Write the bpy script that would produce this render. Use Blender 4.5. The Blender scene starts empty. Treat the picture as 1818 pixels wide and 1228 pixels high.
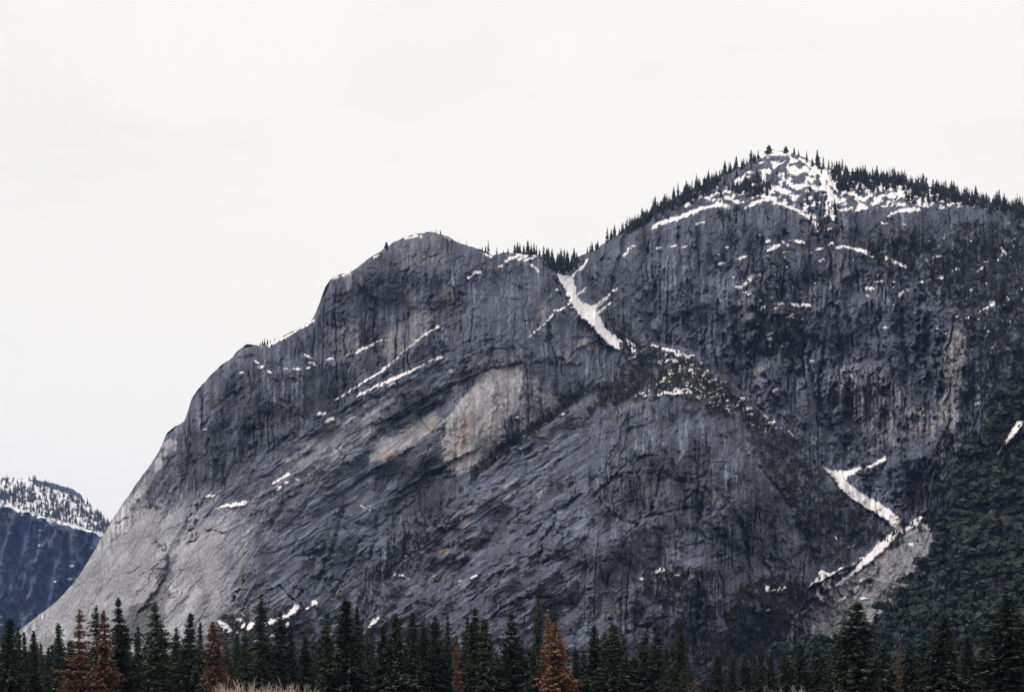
import bpy, math, random
import numpy as np
from mathutils import Vector, Matrix

random.seed(11)
RNG = np.random.default_rng(11)
scene = bpy.context.scene
COL = scene.collection
F, HY, CX, CAMZ = 2525.0, 1290.0, 909.0, 1.7      # focal length in photo pixels, horizon row, centre column, eye height

# ------------------------------------------------------------------ noise
_P = np.random.default_rng(5).permutation(4096)
def _h(ix, iy, seed):
    return _P[(_P[(ix + seed * 131) & 4095] + iy * 7 + seed * 17) & 4095]
def perlin(x, y, seed=0):
    ix = np.floor(x).astype(np.int64); iy = np.floor(y).astype(np.int64)
    fx = x - ix; fy = y - iy
    u = fx * fx * fx * (fx * (fx * 6 - 15) + 10); v = fy * fy * fy * (fy * (fy * 6 - 15) + 10)
    def g(dx, dy):
        a = _h(ix + dx, iy + dy, seed) * (2 * math.pi / 4096)
        return np.cos(a) * (fx - dx) + np.sin(a) * (fy - dy)
    n0 = g(0, 0) * (1 - u) + g(1, 0) * u
    n1 = g(0, 1) * (1 - u) + g(1, 1) * u
    return (n0 * (1 - v) + n1 * v) * 1.5
def fbm(x, y, octs=4, seed=0, gain=0.5):
    s = 0; a = 1.0; t = 0
    for o in range(octs):
        s = s + a * perlin(x * 2 ** o + o * 13.7, y * 2 ** o - o * 7.1, seed + o); t += a; a *= gain
    return s / t * 1.4
def ridged(x, y, octs=3, seed=0, gain=0.5):
    s = 0; a = 1.0; t = 0
    for o in range(octs):
        s = s + a * (1 - np.abs(perlin(x * 2 ** o + o * 3.7, y * 2 ** o + o * 9.1, seed + o)) * 2); t += a; a *= gain
    return s / t
def worley(x, y, seed=0):
    ix = np.floor(x).astype(np.int64); iy = np.floor(y).astype(np.int64)
    f1 = np.full(x.shape, 9.0); f2 = np.full(x.shape, 9.0); cid = np.zeros(x.shape)
    gx = np.zeros(x.shape)
    for dx in (-1, 0, 1):
        for dy in (-1, 0, 1):
            h = _h(ix + dx, iy + dy, seed); h2 = _h(ix + dx, iy + dy, seed + 3)
            px = ix + dx + h / 4096.0; py = iy + dy + h2 / 4096.0
            d = np.hypot(px - x, py - y)
            near = d < f1
            f2 = np.where(near, f1, np.minimum(f2, d))
            cid = np.where(near, _h(ix + dx, iy + dy, seed + 9) / 4096.0, cid)
            gx = np.where(near, (y - py) * (_h(ix + dx, iy + dy, seed + 12) / 2048.0 - 1.0) + (x - px) * (_h(ix + dx, iy + dy, seed + 14) / 2048.0 - 1.0), gx)
            f1 = np.where(near, d, f1)
    return f1, f2 - f1, cid, gx
def sstep(a, b, x):
    t = np.clip((x - a) / (b - a), 0, 1); return t * t * (3 - 2 * t)

# ------------------------------------------------------------------ mesh helpers
def mesh_np(name, verts, faces, mats, attrs=None, smooth=False, fmat=None):
    """verts (n,3); faces (m,k) array or a list of such arrays; attrs {name:(n,) or (n,4)}"""
    fl = faces if isinstance(faces, list) else [faces]
    fl = [np.asarray(f, dtype=np.int32) for f in fl if len(f)]
    me = bpy.data.meshes.new(name)
    verts = np.asarray(verts, dtype=np.float32)
    me.vertices.add(len(verts)); me.vertices.foreach_set('co', verts.ravel())
    nl = sum(f.size for f in fl); nf = sum(len(f) for f in fl)
    me.loops.add(nl); me.polygons.add(nf)
    me.loops.foreach_set('vertex_index', np.concatenate([f.ravel() for f in fl]))
    tot = np.concatenate([np.full(len(f), f.shape[1], dtype=np.int32) for f in fl])
    me.polygons.foreach_set('loop_start', np.concatenate([[0], np.cumsum(tot)[:-1]]).astype(np.int32))
    try: me.polygons.foreach_set('loop_total', tot)
    except Exception: pass
    if fmat is not None: me.polygons.foreach_set('material_index', np.asarray(fmat, dtype=np.int32))
    me.polygons.foreach_set('use_smooth', np.full(nf, smooth, dtype=bool))
    for m in (mats if isinstance(mats, (list, tuple)) else [mats]): me.materials.append(m)
    for k, a in (attrs or {}).items():
        a = np.asarray(a, dtype=np.float32)
        if a.ndim == 2:
            at = me.attributes.new(k, 'FLOAT_COLOR', 'POINT'); at.data.foreach_set('color', a.ravel())
        else:
            at = me.attributes.new(k, 'FLOAT', 'POINT'); at.data.foreach_set('value', a.ravel())
    me.update(calc_edges=True); me.validate()
    return me
def link(name, me, parent=None, loc=None, rotz=0, scale=None):
    o = bpy.data.objects.new(name, me); COL.objects.link(o)
    if parent: o.parent = parent
    if loc is not None: o.location = loc
    o.rotation_euler = (0, 0, rotz)
    if scale is not None: o.scale = scale
    return o
def tag(o, label=None, cat=None, group=None, kind=None):
    if label: o['label'] = label
    if cat: o['category'] = cat
    if group: o['group'] = group
    if kind: o['kind'] = kind
    return o

# ------------------------------------------------------------------ materials
def new_mat(name):
    m = bpy.data.materials.new(name); m.use_nodes = True
    nt = m.node_tree; b = nt.nodes['Principled BSDF']
    return m, nt, b
def rock_material():
    m, nt, b = new_mat('granite')
    N = nt.nodes.new; L = nt.links.new
    tone = N('ShaderNodeAttribute'); tone.attribute_name = 'tone'
    snow = N('ShaderNodeAttribute'); snow.attribute_name = 'snow'
    tc = N('ShaderNodeTexCoord')
    n1 = N('ShaderNodeTexNoise'); n1.inputs['Scale'].default_value = 0.45; n1.inputs['Detail'].default_value = 4
    L(tc.outputs['Object'], n1.inputs['Vector'])
    mr = N('ShaderNodeMapRange'); mr.inputs['From Min'].default_value = 0.3; mr.inputs['From Max'].default_value = 0.7
    mr.inputs['To Min'].default_value = 0.82; mr.inputs['To Max'].default_value = 1.16
    L(n1.outputs['Fac'], mr.inputs['Value'])
    mul = N('ShaderNodeVectorMath'); mul.operation = 'SCALE'
    L(tone.outputs['Color'], mul.inputs[0]); L(mr.outputs['Result'], mul.inputs['Scale'])
    n2 = N('ShaderNodeTexNoise'); n2.inputs['Scale'].default_value = 0.35; n2.inputs['Detail'].default_value = 3
    L(tc.outputs['Object'], n2.inputs['Vector'])
    ad = N('ShaderNodeMath'); ad.operation = 'MULTIPLY_ADD'; ad.inputs[1].default_value = 3.0; ad.inputs[2].default_value = -1.5
    L(n2.outputs['Fac'], ad.inputs[0])
    ad2 = N('ShaderNodeMath'); ad2.operation = 'ADD'; L(snow.outputs['Fac'], ad2.inputs[0]); L(ad.outputs[0], ad2.inputs[1])
    sm = N('ShaderNodeMapRange'); sm.interpolation_type = 'SMOOTHSTEP'
    sm.inputs['From Min'].default_value = -1.3; sm.inputs['From Max'].default_value = 1.9
    L(ad2.outputs[0], sm.inputs['Value'])
    mix = N('ShaderNodeMix'); mix.data_type = 'RGBA'
    L(sm.outputs['Result'], mix.inputs['Factor']); L(mul.outputs[0], mix.inputs[6])
    n3 = N('ShaderNodeTexNoise'); n3.inputs['Scale'].default_value = 0.06; n3.inputs['Detail'].default_value = 5
    L(tc.outputs['Object'], n3.inputs['Vector'])
    rs = N('ShaderNodeValToRGB'); rs.color_ramp.elements[0].position = 0.30; rs.color_ramp.elements[1].position = 0.50
    rs.color_ramp.elements[0].color = (0.78, 0.745, 0.75, 1); rs.color_ramp.elements[1].color = (0.93, 0.895, 0.895, 1)
    L(n3.outputs['Fac'], rs.inputs['Fac']); L(rs.outputs['Color'], mix.inputs[7])
    L(mix.outputs[2], b.inputs['Base Color'])
    b.inputs['Roughness'].default_value = 0.9
    b.inputs['Specular IOR Level'].default_value = 0.15
    bp = N('ShaderNodeBump'); bp.inputs['Strength'].default_value = 0.25; bp.inputs['Distance'].default_value = 1.6
    L(n1.outputs['Fac'], bp.inputs['Height']); L(bp.outputs['Normal'], b.inputs['Normal'])
    return m
def leaf_material(name, dark, light, rough=0.75, patch=None):
    """foliage: colour runs between two real leaf colours by a per-tuft attribute, shifted a little per tree"""
    m, nt, b = new_mat(name)
    N = nt.nodes.new; L = nt.links.new
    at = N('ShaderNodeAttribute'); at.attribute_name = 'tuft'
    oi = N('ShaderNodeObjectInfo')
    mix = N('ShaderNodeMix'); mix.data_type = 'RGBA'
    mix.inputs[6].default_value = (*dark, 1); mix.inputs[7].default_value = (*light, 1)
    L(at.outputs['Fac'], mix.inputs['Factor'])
    hs = N('ShaderNodeHueSaturation')
    mv = N('ShaderNodeMapRange'); mv.inputs['To Min'].default_value = 0.65; mv.inputs['To Max'].default_value = 1.35
    mh = N('ShaderNodeMapRange'); mh.inputs['To Min'].default_value = 0.485; mh.inputs['To Max'].default_value = 0.515
    wn = N('ShaderNodeMath'); wn.operation = 'FRACT'; ml = N('ShaderNodeMath'); ml.operation = 'MULTIPLY'; ml.inputs[1].default_value = 7.31
    L(oi.outputs['Random'], mv.inputs['Value']); L(oi.outputs['Random'], ml.inputs[0]); L(ml.outputs[0], wn.inputs[0]); L(wn.outputs[0], mh.inputs['Value'])
    L(mv.outputs['Result'], hs.inputs['Value']); L(mh.outputs['Result'], hs.inputs['Hue'])
    col = mix.outputs[2]
    if patch:                                     # thin grey, half bare boughs among the needles
        tc = N('ShaderNodeTexCoord'); nn = N('ShaderNodeTexNoise'); nn.inputs['Scale'].default_value = 0.42; nn.inputs['Detail'].default_value = 4
        L(tc.outputs['Object'], nn.inputs['Vector'])
        pr = N('ShaderNodeMapRange'); pr.inputs['From Min'].default_value = 0.5; pr.inputs['From Max'].default_value = 0.64; pr.inputs['To Max'].default_value = 0.8
        L(nn.outputs['Fac'], pr.inputs['Value']); m2 = N('ShaderNodeMix'); m2.data_type = 'RGBA'; m2.inputs[7].default_value = (*patch, 1)
        L(pr.outputs['Result'], m2.inputs['Factor']); L(col, m2.inputs[6]); col = m2.outputs[2]
    L(col, hs.inputs['Color']); L(hs.outputs['Color'], b.inputs['Base Color'])
    b.inputs['Roughness'].default_value = rough; b.inputs['Specular IOR Level'].default_value = 0.12
    return m
def noise_material(name, c1, c2, scale, rough=0.9):
    m, nt, b = new_mat(name)
    N = nt.nodes.new; L = nt.links.new
    tc = N('ShaderNodeTexCoord'); n = N('ShaderNodeTexNoise'); n.inputs['Scale'].default_value = scale; n.inputs['Detail'].default_value = 6
    L(tc.outputs['Object'], n.inputs['Vector'])
    r = N('ShaderNodeValToRGB'); r.color_ramp.elements[0].position = 0.35; r.color_ramp.elements[1].position = 0.65
    r.color_ramp.elements[0].color = (*c1, 1); r.color_ramp.elements[1].color = (*c2, 1)
    L(n.outputs['Fac'], r.inputs['Fac']); L(r.outputs['Color'], b.inputs['Base Color'])
    b.inputs['Roughness'].default_value = rough; b.inputs['Specular IOR Level'].default_value = 0.1
    return m
M_ROCK = rock_material()
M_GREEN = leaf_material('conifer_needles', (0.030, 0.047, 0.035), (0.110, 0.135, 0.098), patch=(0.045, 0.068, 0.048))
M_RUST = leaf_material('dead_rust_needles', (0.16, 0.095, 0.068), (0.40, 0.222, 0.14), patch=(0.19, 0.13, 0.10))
M_RIDGE = leaf_material('ridge_needles', (0.062, 0.076, 0.072), (0.140, 0.155, 0.135))
M_SCRUB = leaf_material('scrub_leaves', (0.018, 0.026, 0.020), (0.050, 0.060, 0.044))
M_OAK = leaf_material('oak_leaves', (0.010, 0.017, 0.014), (0.044, 0.055, 0.045))
M_BARK = noise_material('bark', (0.05, 0.035, 0.028), (0.11, 0.085, 0.07), 3.0)
M_TWIG = noise_material('bare_twigs', (0.36, 0.285, 0.265), (0.55, 0.46, 0.42), 1.0)
M_GROUND = noise_material('meadow', (0.10, 0.085, 0.055), (0.17, 0.14, 0.09), 0.05)

# ------------------------------------------------------------------ mountain: a grid on the face, column by column up to the skyline
SKY = [(-90,1212),(20,1128),(40,1113),(70,1090),(100,1068),(140,1022),(180,955),(200,920),(235,868),(270,820),(288,792),(294,770),(306,760),(322,750),(331,745),(334,722),(341,705),(352,690),(368,673),(388,652),(412,634),(426,620),(440,610),(452,613),(468,613),(500,599),(530,582),(557,567),(562,548),(571,534),(574,513),(588,494),(604,487),(622,483),(650,463),(680,443),(700,429),(720,420),(745,416),(765,411),(785,417),(800,422),(815,432),(840,438),(860,446),(872,455),(885,450),(900,446),(930,449),(955,452),(975,464),(990,474),(1005,475),(1015,466),(1030,454),(1060,442),(1085,424),(1100,414),(1120,402),(1150,382),(1175,362),(1200,349),(1225,337),(1250,326),(1290,307),(1330,289),(1350,278),(1365,271),(1385,268),(1400,270),(1415,275),(1430,281),(1450,292),(1480,301),(1520,308),(1560,313),(1600,320),(1650,331),(1700,345),(1750,358),(1800,367),(1818,364),(1910,382),(2020,425),(2200,500),(2450,640),(2760,830)]
NR = 650
cx = np.concatenate([np.linspace(-90, 1910, 1240), np.linspace(1914, 2760, 130)]); NC = len(cx)
sx_, sy_ = np.array(SKY, float).T
sil = np.interp(cx, sx_, sy_)
sil = np.convolve(np.pad(sil, 3, 'edge'), np.ones(7) / 7, 'valid')
sil = sil + 1.4 * fbm(cx / 9, cx * 0 + 3.3, 3, 40) + 1.6 * fbm(cx / 28, cx * 0 + 8.3, 2, 41)
tt = np.linspace(0, 1, NR)
PX = np.repeat(cx[:, None], NR, 1)
PY = 1315 + (sil[:, None] - 1315) * tt[None, :]
# warped coordinates give every drawn outline an irregular, natural edge
wx = fbm(PX / 26, PY / 26, 3, 50); wy = fbm(PX / 26, PY / 26, 3, 60)
WX = PX + 7 * wx; WY = PY + 7 * wy
wx2 = fbm(PX / 9, PY / 9, 2, 52); wy2 = fbm(PX / 9, PY / 9, 2, 62)
SX = PX + 1.8 * wx2; SY = PY + 1.5 * wy2

ANG = math.radians(34)
ENO = 0.5 * fbm(PX / 30, PY / 30, 5, 54, 0.68) + 0.6 * fbm((PX * math.cos(ANG) - PY * math.sin(ANG)) / 55, (PX * math.sin(ANG) + PY * math.cos(ANG)) / 13, 4, 56, 0.62) + 0.25 * fbm(PX / 5, PY / 22, 3, 58, 0.6)
BRK = fbm(PX / 16, PY / 20, 3, 59, 0.6)
def colslice(x0, x1, pad):
    a = int(np.searchsorted(cx, x0 - pad)); b = int(np.searchsorted(cx, x1 + pad)); return slice(max(0, a - 1), min(NC, b + 1))
def segdist(X, Y, pts, width=False):
    """distance to a polyline; with width=True returns (w - d) maximised over its segments, w running along the line"""
    best = None
    for p, q in zip(pts[:-1], pts[1:]):
        dx, dy = q[0] - p[0], q[1] - p[1]; L2 = dx * dx + dy * dy + 1e-9
        t = np.clip(((X - p[0]) * dx + (Y - p[1]) * dy) / L2, 0, 1)
        d = np.hypot(X - p[0] - t * dx, Y - p[1] - t * dy)
        if width: v = p[2] + (q[2] - p[2]) * t - d; best = v if best is None else np.maximum(best, v)
        else: best = d if best is None else np.minimum(best, d)
    return best
def polysd(X, Y, pts):
    """signed distance, negative inside"""
    ins = np.zeros(X.shape, bool); n = len(pts)
    for i in range(n):
        (x0, y0), (x1, y1) = pts[i], pts[(i + 1) % n]
        if y0 == y1: continue
        c = ((y0 > Y) != (y1 > Y)) & (X < (x1 - x0) * (Y - y0) / (y1 - y0) + x0); ins ^= c
    d = segdist(X, Y, list(pts) + [pts[0]])
    return np.where(ins, -d, d)
def region(pts, soft=10, warped=True):
    xs = [p[0] for p in pts]; s = colslice(min(xs), max(xs), 2 * soft + 16)
    X = WX[s] if warped else PX[s]; Y = WY[s] if warped else PY[s]
    out = np.zeros(PX.shape); out[s] = 1 - sstep(-0.45 * soft, 0.45 * soft, polysd(X, Y, pts) + 1.7 * soft * ENO[s]); return out
def stroke_mask(pts, w, soft=1.5, warped=True):
    xs = [p[0] for p in pts]; s = colslice(min(xs), max(xs), w + soft + 10)
    X = SX[s] if warped else PX[s]; Y = SY[s] if warped else PY[s]
    out = np.zeros(PX.shape); out[s] = 1 - sstep(w - soft, w + soft, segdist(X, Y, pts) + 0.9 * w * ENO[s]); return out

def rbf(ctrl, X, Y):
    c = np.array(ctrl, float); P = c[:, :2] / 1000; v = c[:, 2]; n = len(c)
    R = np.hypot(P[:, None, 0] - P[None, :, 0], P[:, None, 1] - P[None, :, 1])
    A = np.zeros((n + 3, n + 3)); A[:n, :n] = R - 0.02 * np.eye(n); A[:n, n] = 1; A[:n, n + 1:] = P; A[n, :n] = 1; A[n + 1:, :n] = P.T
    w = np.linalg.solve(A, np.concatenate([v, [0, 0, 0]]))
    out = w[n] + w[n + 1] * X / 1000 + w[n + 2] * Y / 1000
    for i in range(n): out = out + w[i] * np.sqrt((X / 1000 - P[i, 0]) ** 2 + (Y / 1000 - P[i, 1]) ** 2 + 1e-4)
    return out

A_C = [(-90,1250,1800),(40,1200,1600),(40,1115,1680),(150,1290,1400),(300,1290,1330),(500,1290,1370),(700,1290,1430),(900,1290,1450),(300,1000,1530),(440,890,1625),(200,1000,1610),(130,1060,1640),(500,1000,1560),(600,900,1650),(700,1000,1580),(600,740,1745),(450,700,1745),(350,720,1770),(300,820,1725),(800,800,1665),(850,700,1690),(950,650,1745),(640,640,1795),(500,640,1790),(600,500,1845),(760,430,1875),(760,560,1825),(860,520,1865),(950,460,1960),(900,600,1800),(1000,520,1950),(1060,600,1900),(1100,640,1880),(1000,900,1640)]
B_C = [(640,1290,1400),(900,1290,1335),(1100,1290,1310),(1300,1290,1320),(1430,1250,1390),(900,1000,1440),(1100,1000,1385),(1250,1000,1390),(1400,1000,1480),(850,880,1545),(700,1060,1490),(1000,750,1600),(1100,850,1445),(1250,850,1445),(1350,850,1510),(1180,710,1520),(1100,700,1590),(1180,630,1670),(1300,740,1600),(1400,785,1690),(1250,680,1620),(1460,880,1620),(1560,930,1600)]
C_C = [(1000,450,2150),(1060,480,2080),(1120,600,1960),(1200,620,1935),(1100,405,2250),(1200,340,2370),(1390,270,2520),(1600,300,2420),(1818,350,2300),(1900,380,2260),(1250,420,2070),(1400,440,2050),(1600,420,2020),(1750,420,1990),(1400,375,2130),(1600,375,2080),(1300,600,1955),(1450,650,1900),(1550,600,1915),(1650,550,1890),(1750,550,1850),(1450,800,1790),(1600,800,1730),(1700,700,1740),(1700,900,1600),(1560,900,1680),(1500,1000,1580),(1430,1100,1490),(1818,600,1750),(1600,1000,1480),(1818,800,1550),(1500,1290,1300),(1818,1290,1200),(2760,840,1950),(2760,1290,1350),(2300,560,2150),(2300,900,1650)]
D_C = [(1400,1290,1250),(1500,1290,1130),(1700,1290,980),(1900,1290,900),(1430,1120,1440),(1550,1060,1380),(1650,930,1440),(1720,820,1500),(1818,700,1530),(1900,600,1560),(1818,1000,1200),(1700,1000,1300),(1600,1120,1230),(2760,1290,900),(2760,800,1450),(2300,700,1520),(2300,1290,880),(2300,1000,1200)]
A_P = [(-200,1320),(-200,300),(880,300),(955,452),(985,470),(1004,520),(1020,550),(1060,590),(1110,632),(1130,700),(1130,1320)]
B_P = [(620,1330),(645,1110),(700,1015),(770,925),(850,848),(900,800),(960,762),(1000,733),(1050,688),(1100,650),(1160,608),(1232,624),(1294,675),(1344,725),(1414,771),(1460,828),(1490,870),(1545,915),(1592,946),(1510,1006),(1440,1040),(1410,1110),(1400,1330)]
C_P = [(990,470),(1004,520),(1020,550),(1060,590),(1110,632),(1160,700),(1160,1330),(3000,1330),(3000,200),(990,200)]
D_P = [(1395,1330),(1395,1168),(1440,1152),(1500,1130),(1550,1100),(1606,1050),(1656,966),(1690,872),(1722,800),(1762,750),(1818,688),(1960,580),(2200,640),(2900,900),(2900,1330)]
def sheet(ctrl, poly, k=3.0, warp=1.0):
    X = PX + (WX - PX) * warp; Y = PY + (WY - PY) * warp
    d = polysd(X, Y, poly)
    return rbf(ctrl, PX, PY) + np.maximum(d, 0) * 0.67 * k
yA = sheet(A_C, A_P, 3.5); yB = sheet(B_C, B_P, 160.0, 0.6); yC = sheet(C_C, C_P, 3.0); yD = sheet(D_C, D_P, 22.0)
ST = np.stack([yA, yB, yC, yD]); who = np.argmin(ST, 0)
Y0 = np.min(ST, 0)
inA = (who == 0).astype(float); inB = (who == 1).astype(float); inC = (who == 2).astype(float); inD = (who == 3).astype(float)

# ---- large forms
DY = np.zeros(PX.shape)
def step(pts, h, fade=60, edge=2.0, taper=30):
    """a ledge line y=f(x): below it the face stands h metres further out (h<0: an overhang, the face below is recessed)"""
    xs = np.array([p[0] for p in pts], float); ys = np.array([p[1] for p in pts], float)
    s = colslice(xs.min(), xs.max(), 0); X = PX[s]; 
    f = np.interp(X, xs, ys)
    dy = PY[s] + 2.5 * wx2[s] + 4 * wy[s] - f
    tp = sstep(xs.min(), xs.min() + taper, X) * (1 - sstep(xs.max() - taper, xs.max(), X))
    DY[s] -= h * tp * sstep(-edge, edge, dy) * np.exp(-np.maximum(dy, 0) / fade)
def groove(pts, depth, w, warped=True):
    xs = [p[0] for p in pts]; s = colslice(min(xs), max(xs), w * 3 + 4)
    d = segdist(SX[s] + 0.7 * (WX[s] - PX[s]), SY[s] + 0.7 * (WY[s] - PY[s]), pts)
    b = BRK[s]; ww = w * (0.75 + 0.7 * np.clip(b + 0.3, 0, 1))
    DY[s] += depth * (np.exp(-(d / ww) ** 2) + 0.35 * np.exp(-d / (4 * w)) * np.sign(0.3 + ENO[s])) * sstep(-0.45, 0.15, b + 0.1 * w - 0.15)

# shoulder in front of the head wall, ledge systems with snow on them
DY -= 9 * region([(870,458),(905,440),(1000,470),(1010,540),(1060,600),(1010,640),(930,638),(868,650),(800,655),(785,585),(800,545),(845,490)], 16)
step([(580,720),(623,693),(673,663),(697,645),(750,598),(785,575)], 9, 50)
step([(540,760),(633,706),(692,679),(742,654),(790,634),(860,600)], 11, 60)
step([(560,640),(600,636),(640,622),(690,600)], 6, 40)
step([(455,660),(500,657),(560,650)], 6, 40)
step([(360,905),(403,899),(440,893),(520,842),(600,780),(700,705)], 10, 70)
step([(470,868),(515,842),(560,820)], 6, 25)
step([(640,800),(690,742),(740,714),(800,682),(870,652),(940,640)], -9, 34)
step([(600,880),(660,835),(740,790)], -12, 26)
step([(690,885),(760,840),(860,790)], -12, 30)
step([(640,760),(720,735),(790,712)], -10, 16)
step([(850,480),(900,465),(960,470)], 4, 25)
step([(930,590),(1000,548),(1020,540)], 7, 60)
step([(1130,702),(1180,700),(1225,697),(1270,712)], 8, 40)
step([(1160,618),(1200,632),(1240,636)], 6, 25)
step([(1110,420),(1160,404),(1200,390),(1232,377),(1265,368),(1300,375)], 22, 120)
step([(1310,380),(1335,366),(1360,357),(1390,364),(1430,384),(1460,408)], 24, 120)
step([(1480,360),(1560,362),(1640,366),(1720,364),(1800,372)], 18, 120)
step([(1480,440),(1500,438),(1534,447),(1560,460),(1610,476)], 14, 90)
step([(1290,470),(1340,440),(1385,435),(1420,448)], 10, 60)
step([(1300,520),(1330,505),(1370,500)], 8, 50)
step([(1340,550),(1400,545),(1440,545)], 9, 50)
step([(1560,520),(1610,505),(1660,495),(1720,480)], 9, 60)
step([(1700,565),(1740,552),(1790,535)], 8, 50)
for p, d, w in [
    ([(328,968),(350,952),(368,945),(398,943)], 6, 1.8), ([(350,900),(318,960),(300,985),(296,1020),(275,1060),(250,1085)], 9, 5),
    ([(318,968),(340,935),(348,925)], 6, 2), ([(185,945),(210,930),(232,917)], 6, 1.8), ([(275,960),(285,970)], 4, 2),
    ([(415,1065),(428,1040),(440,1020)], 8, 3), ([(430,1085),(445,1050),(465,1035)], 6, 2.5),
    ([(455,1062),(480,1048),(498,1040),(512,1055),(524,1068),(535,1050)], 8, 2), ([(560,1040),(585,985),(600,940),(608,905)], 12, 5),
    ([(520,1050),(560,1000),(580,960)], 6, 3), ([(590,1060),(615,1010),(640,960)], 8, 3), ([(655,1000),(670,960),(665,920)], 7, 3),
    ([(480,930),(510,890),(540,860)], 6, 3), ([(360,760),(380,720),(430,690)], 5, 3), ([(395,860),(430,800),(450,760)], 7, 4),
    ([(445,850),(480,800),(520,770)], 6, 3), ([(330,850),(360,800),(372,780)], 5, 3), ([(700,895),(730,870),(760,850),(800,835)], 7, 2.2),
    ([(957,690),(962,720),(964,748)], 5, 1.5),
    ([(788,735),(790,765),(788,790)], 5, 1.5), ([(715,700),(722,735),(745,720)], 6, 3), ([(770,690),(768,730)], 5, 2), ([(750,700),(752,735)], 5, 2),
    ([(1055,882),(1080,858),(1098,838),(1122,818),(1160,806)], 7, 2.2), ([(1096,848),(1112,840),(1128,838),(1135,846)], 7, 2),
    ([(1180,803),(1176,830),(1168,860),(1158,900)], 9, 2.8), ([(1064,884),(1088,912),(1122,929),(1150,918),(1198,905),(1230,900)], 7, 2.0),
    ([(1212,902),(1220,884),(1235,868)], 9, 3), ([(1250,884),(1246,905),(1238,925),(1232,936)], 11, 3.2), ([(1195,850),(1220,855),(1238,848),(1260,840)], 6, 2),
    ([(1345,825),(1385,876),(1420,932),(1450,1000)], 12, 4), ([(1310,920),(1320,950),(1330,985)], 8, 4), ([(1295,855),(1290,890),(1310,920)], 6, 3),
    ([(1385,870),(1370,920),(1355,1000)], 10, 5), ([(1265,990),(1290,980),(1310,975)], 7, 2.5), ([(1205,975),(1250,960),(1310,940)], 5, 2), ([(1075,995),(1110,990)], 5, 2),
    ([(872,1095),(890,1080),(905,1072),(925,1062),(955,1060),(985,1062)], 10, 2.0), ([(995,1068),(1022,1071)], 9, 2), ([(985,1105),(1000,1092)], 8, 2),
    ([(1242,1060),(1238,1100),(1236,1160)], 14, 6), ([(1100,1128),(1150,1110),(1180,1095)], 8, 3), ([(1135,1110),(1170,1118)], 6, 3), ([(1280,1150),(1310,1135)], 10, 5),
    ([(605,1090),(590,1105)], 10, 3), ([(830,1060),(860,1035),(900,1010)], 6, 2), ([(905,890),(950,850),(1000,815),(1050,780)], 6, 2.5),
    ([(940,950),(990,905),(1030,880)], 6, 3), ([(955,1000),(965,955),(985,930)], 8, 3), ([(1000,960),(1002,920)], 6, 3),
    ([(960,465),(985,500),(1010,545)], 5, 2), ([(820,520),(800,560),(770,600)], 6, 3), ([(665,560),(668,610),(672,650)], 6, 2.5), ([(610,540),(612,600),(614,632)], 5, 1.6),
    ([(700,500),(702,560)], 4, 2), ([(765,530),(768,590)], 7, 4), ([(760,600),(740,690)], 4, 2),
    ([(1455,560),(1440,640),(1450,720),(1500,790)], 16, 6), ([(1510,570),(1514,620),(1512,660)], 12, 4), ([(1490,620),(1500,680),(1530,760)], 10, 4),
    ([(1560,660),(1565,720),(1560,790)], 12, 5), ([(1640,560),(1642,640),(1655,700)], 12, 5), ([(1600,600),(1605,680)], 9, 5), ([(1630,730),(1660,715)], 9, 3),
    ([(1725,660),(1715,720)], 9, 4), ([(1400,1000),(1440,960),(1480,940)], 6, 4), ([(1460,500),(1450,560)], 9, 4), ([(1530,460),(1540,560)], 7, 4),
    ([(1580,380),(1590,450)], 9, 5), ([(1640,380),(1650,440)], 9, 5), ([(1700,380),(1706,440)], 9, 5), ([(1760,385),(1762,450)], 9, 5),
    ([(1210,420),(1215,480),(1225,540)], 8, 4), ([(1160,430),(1165,520)], 8, 4), ([(1300,380),(1310,450),(1320,520)], 14, 8), ([(1070,440),(1060,500)], 8, 4),
    ([(1480,760),(1430,760)], 8, 6), ([(1600,800),(1615,880)], 10, 5), ([(1560,850),(1530,870)], 8, 5)]:
    groove(p, d, w)

# ---- relief
ang = math.radians(34)
U = PX * math.cos(ang) - PY * math.sin(ang); V = PX * math.sin(ang) + PY * math.cos(ang)      # U runs up to the right with the slabs
leftness = 1 - sstep(880, 1080, PX + 0.35 * (PY - 800))
slabA = region([(150,1000),(300,880),(390,872),(450,805),(560,760),(640,710),(790,640),(865,622),(885,650),(805,692),(795,780),(795,840),(710,900),(650,1020),(610,1330),(-100,1330)], 16)
slab = np.clip(inA * slabA + inB * (1 - sstep(980, 1100, PX)), 0, 1)
wall = np.clip(1 - slab, 0, 1) * (1 - inD) * (1 - sstep(1400, 1420, PX) * sstep(0, 30, PY - 1160 + 0.95 * (PX - 1400)))
apron = region([(20,1125),(100,1060),(180,950),(250,890),(330,880),(400,905),(450,890),(450,940),(425,990),(430,1060),(405,1130),(330,1160),(300,1320),(-80,1320)], 34)
A2 = math.radians(57); U2 = PX * math.cos(A2) - PY * math.sin(A2); V2 = PX * math.sin(A2) + PY * math.cos(A2)
strk = fbm(U2 / 130 + 0.2 * wx, V2 / 11, 4, 200, 0.62); strk2 = fbm(U2 / 60, V2 / 5, 3, 204, 0.6)
sda = polysd(WX, WY, [(-200,1010),(180,840),(250,885),(330,880),(400,905),(450,890),(462,940),(440,990),(440,1060),(420,1130),(340,1160),(320,1330),(-200,1330)])
apron = 1 - sstep(-55, 38, sda + 48 * strk + 26 * ENO)
scar = region([(788,741),(826,704),(846,674),(874,646),(920,650),(926,700),(920,735),(894,750),(893,780),(884,808),(845,838),(812,844),(788,828),(786,780)], 7)
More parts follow.
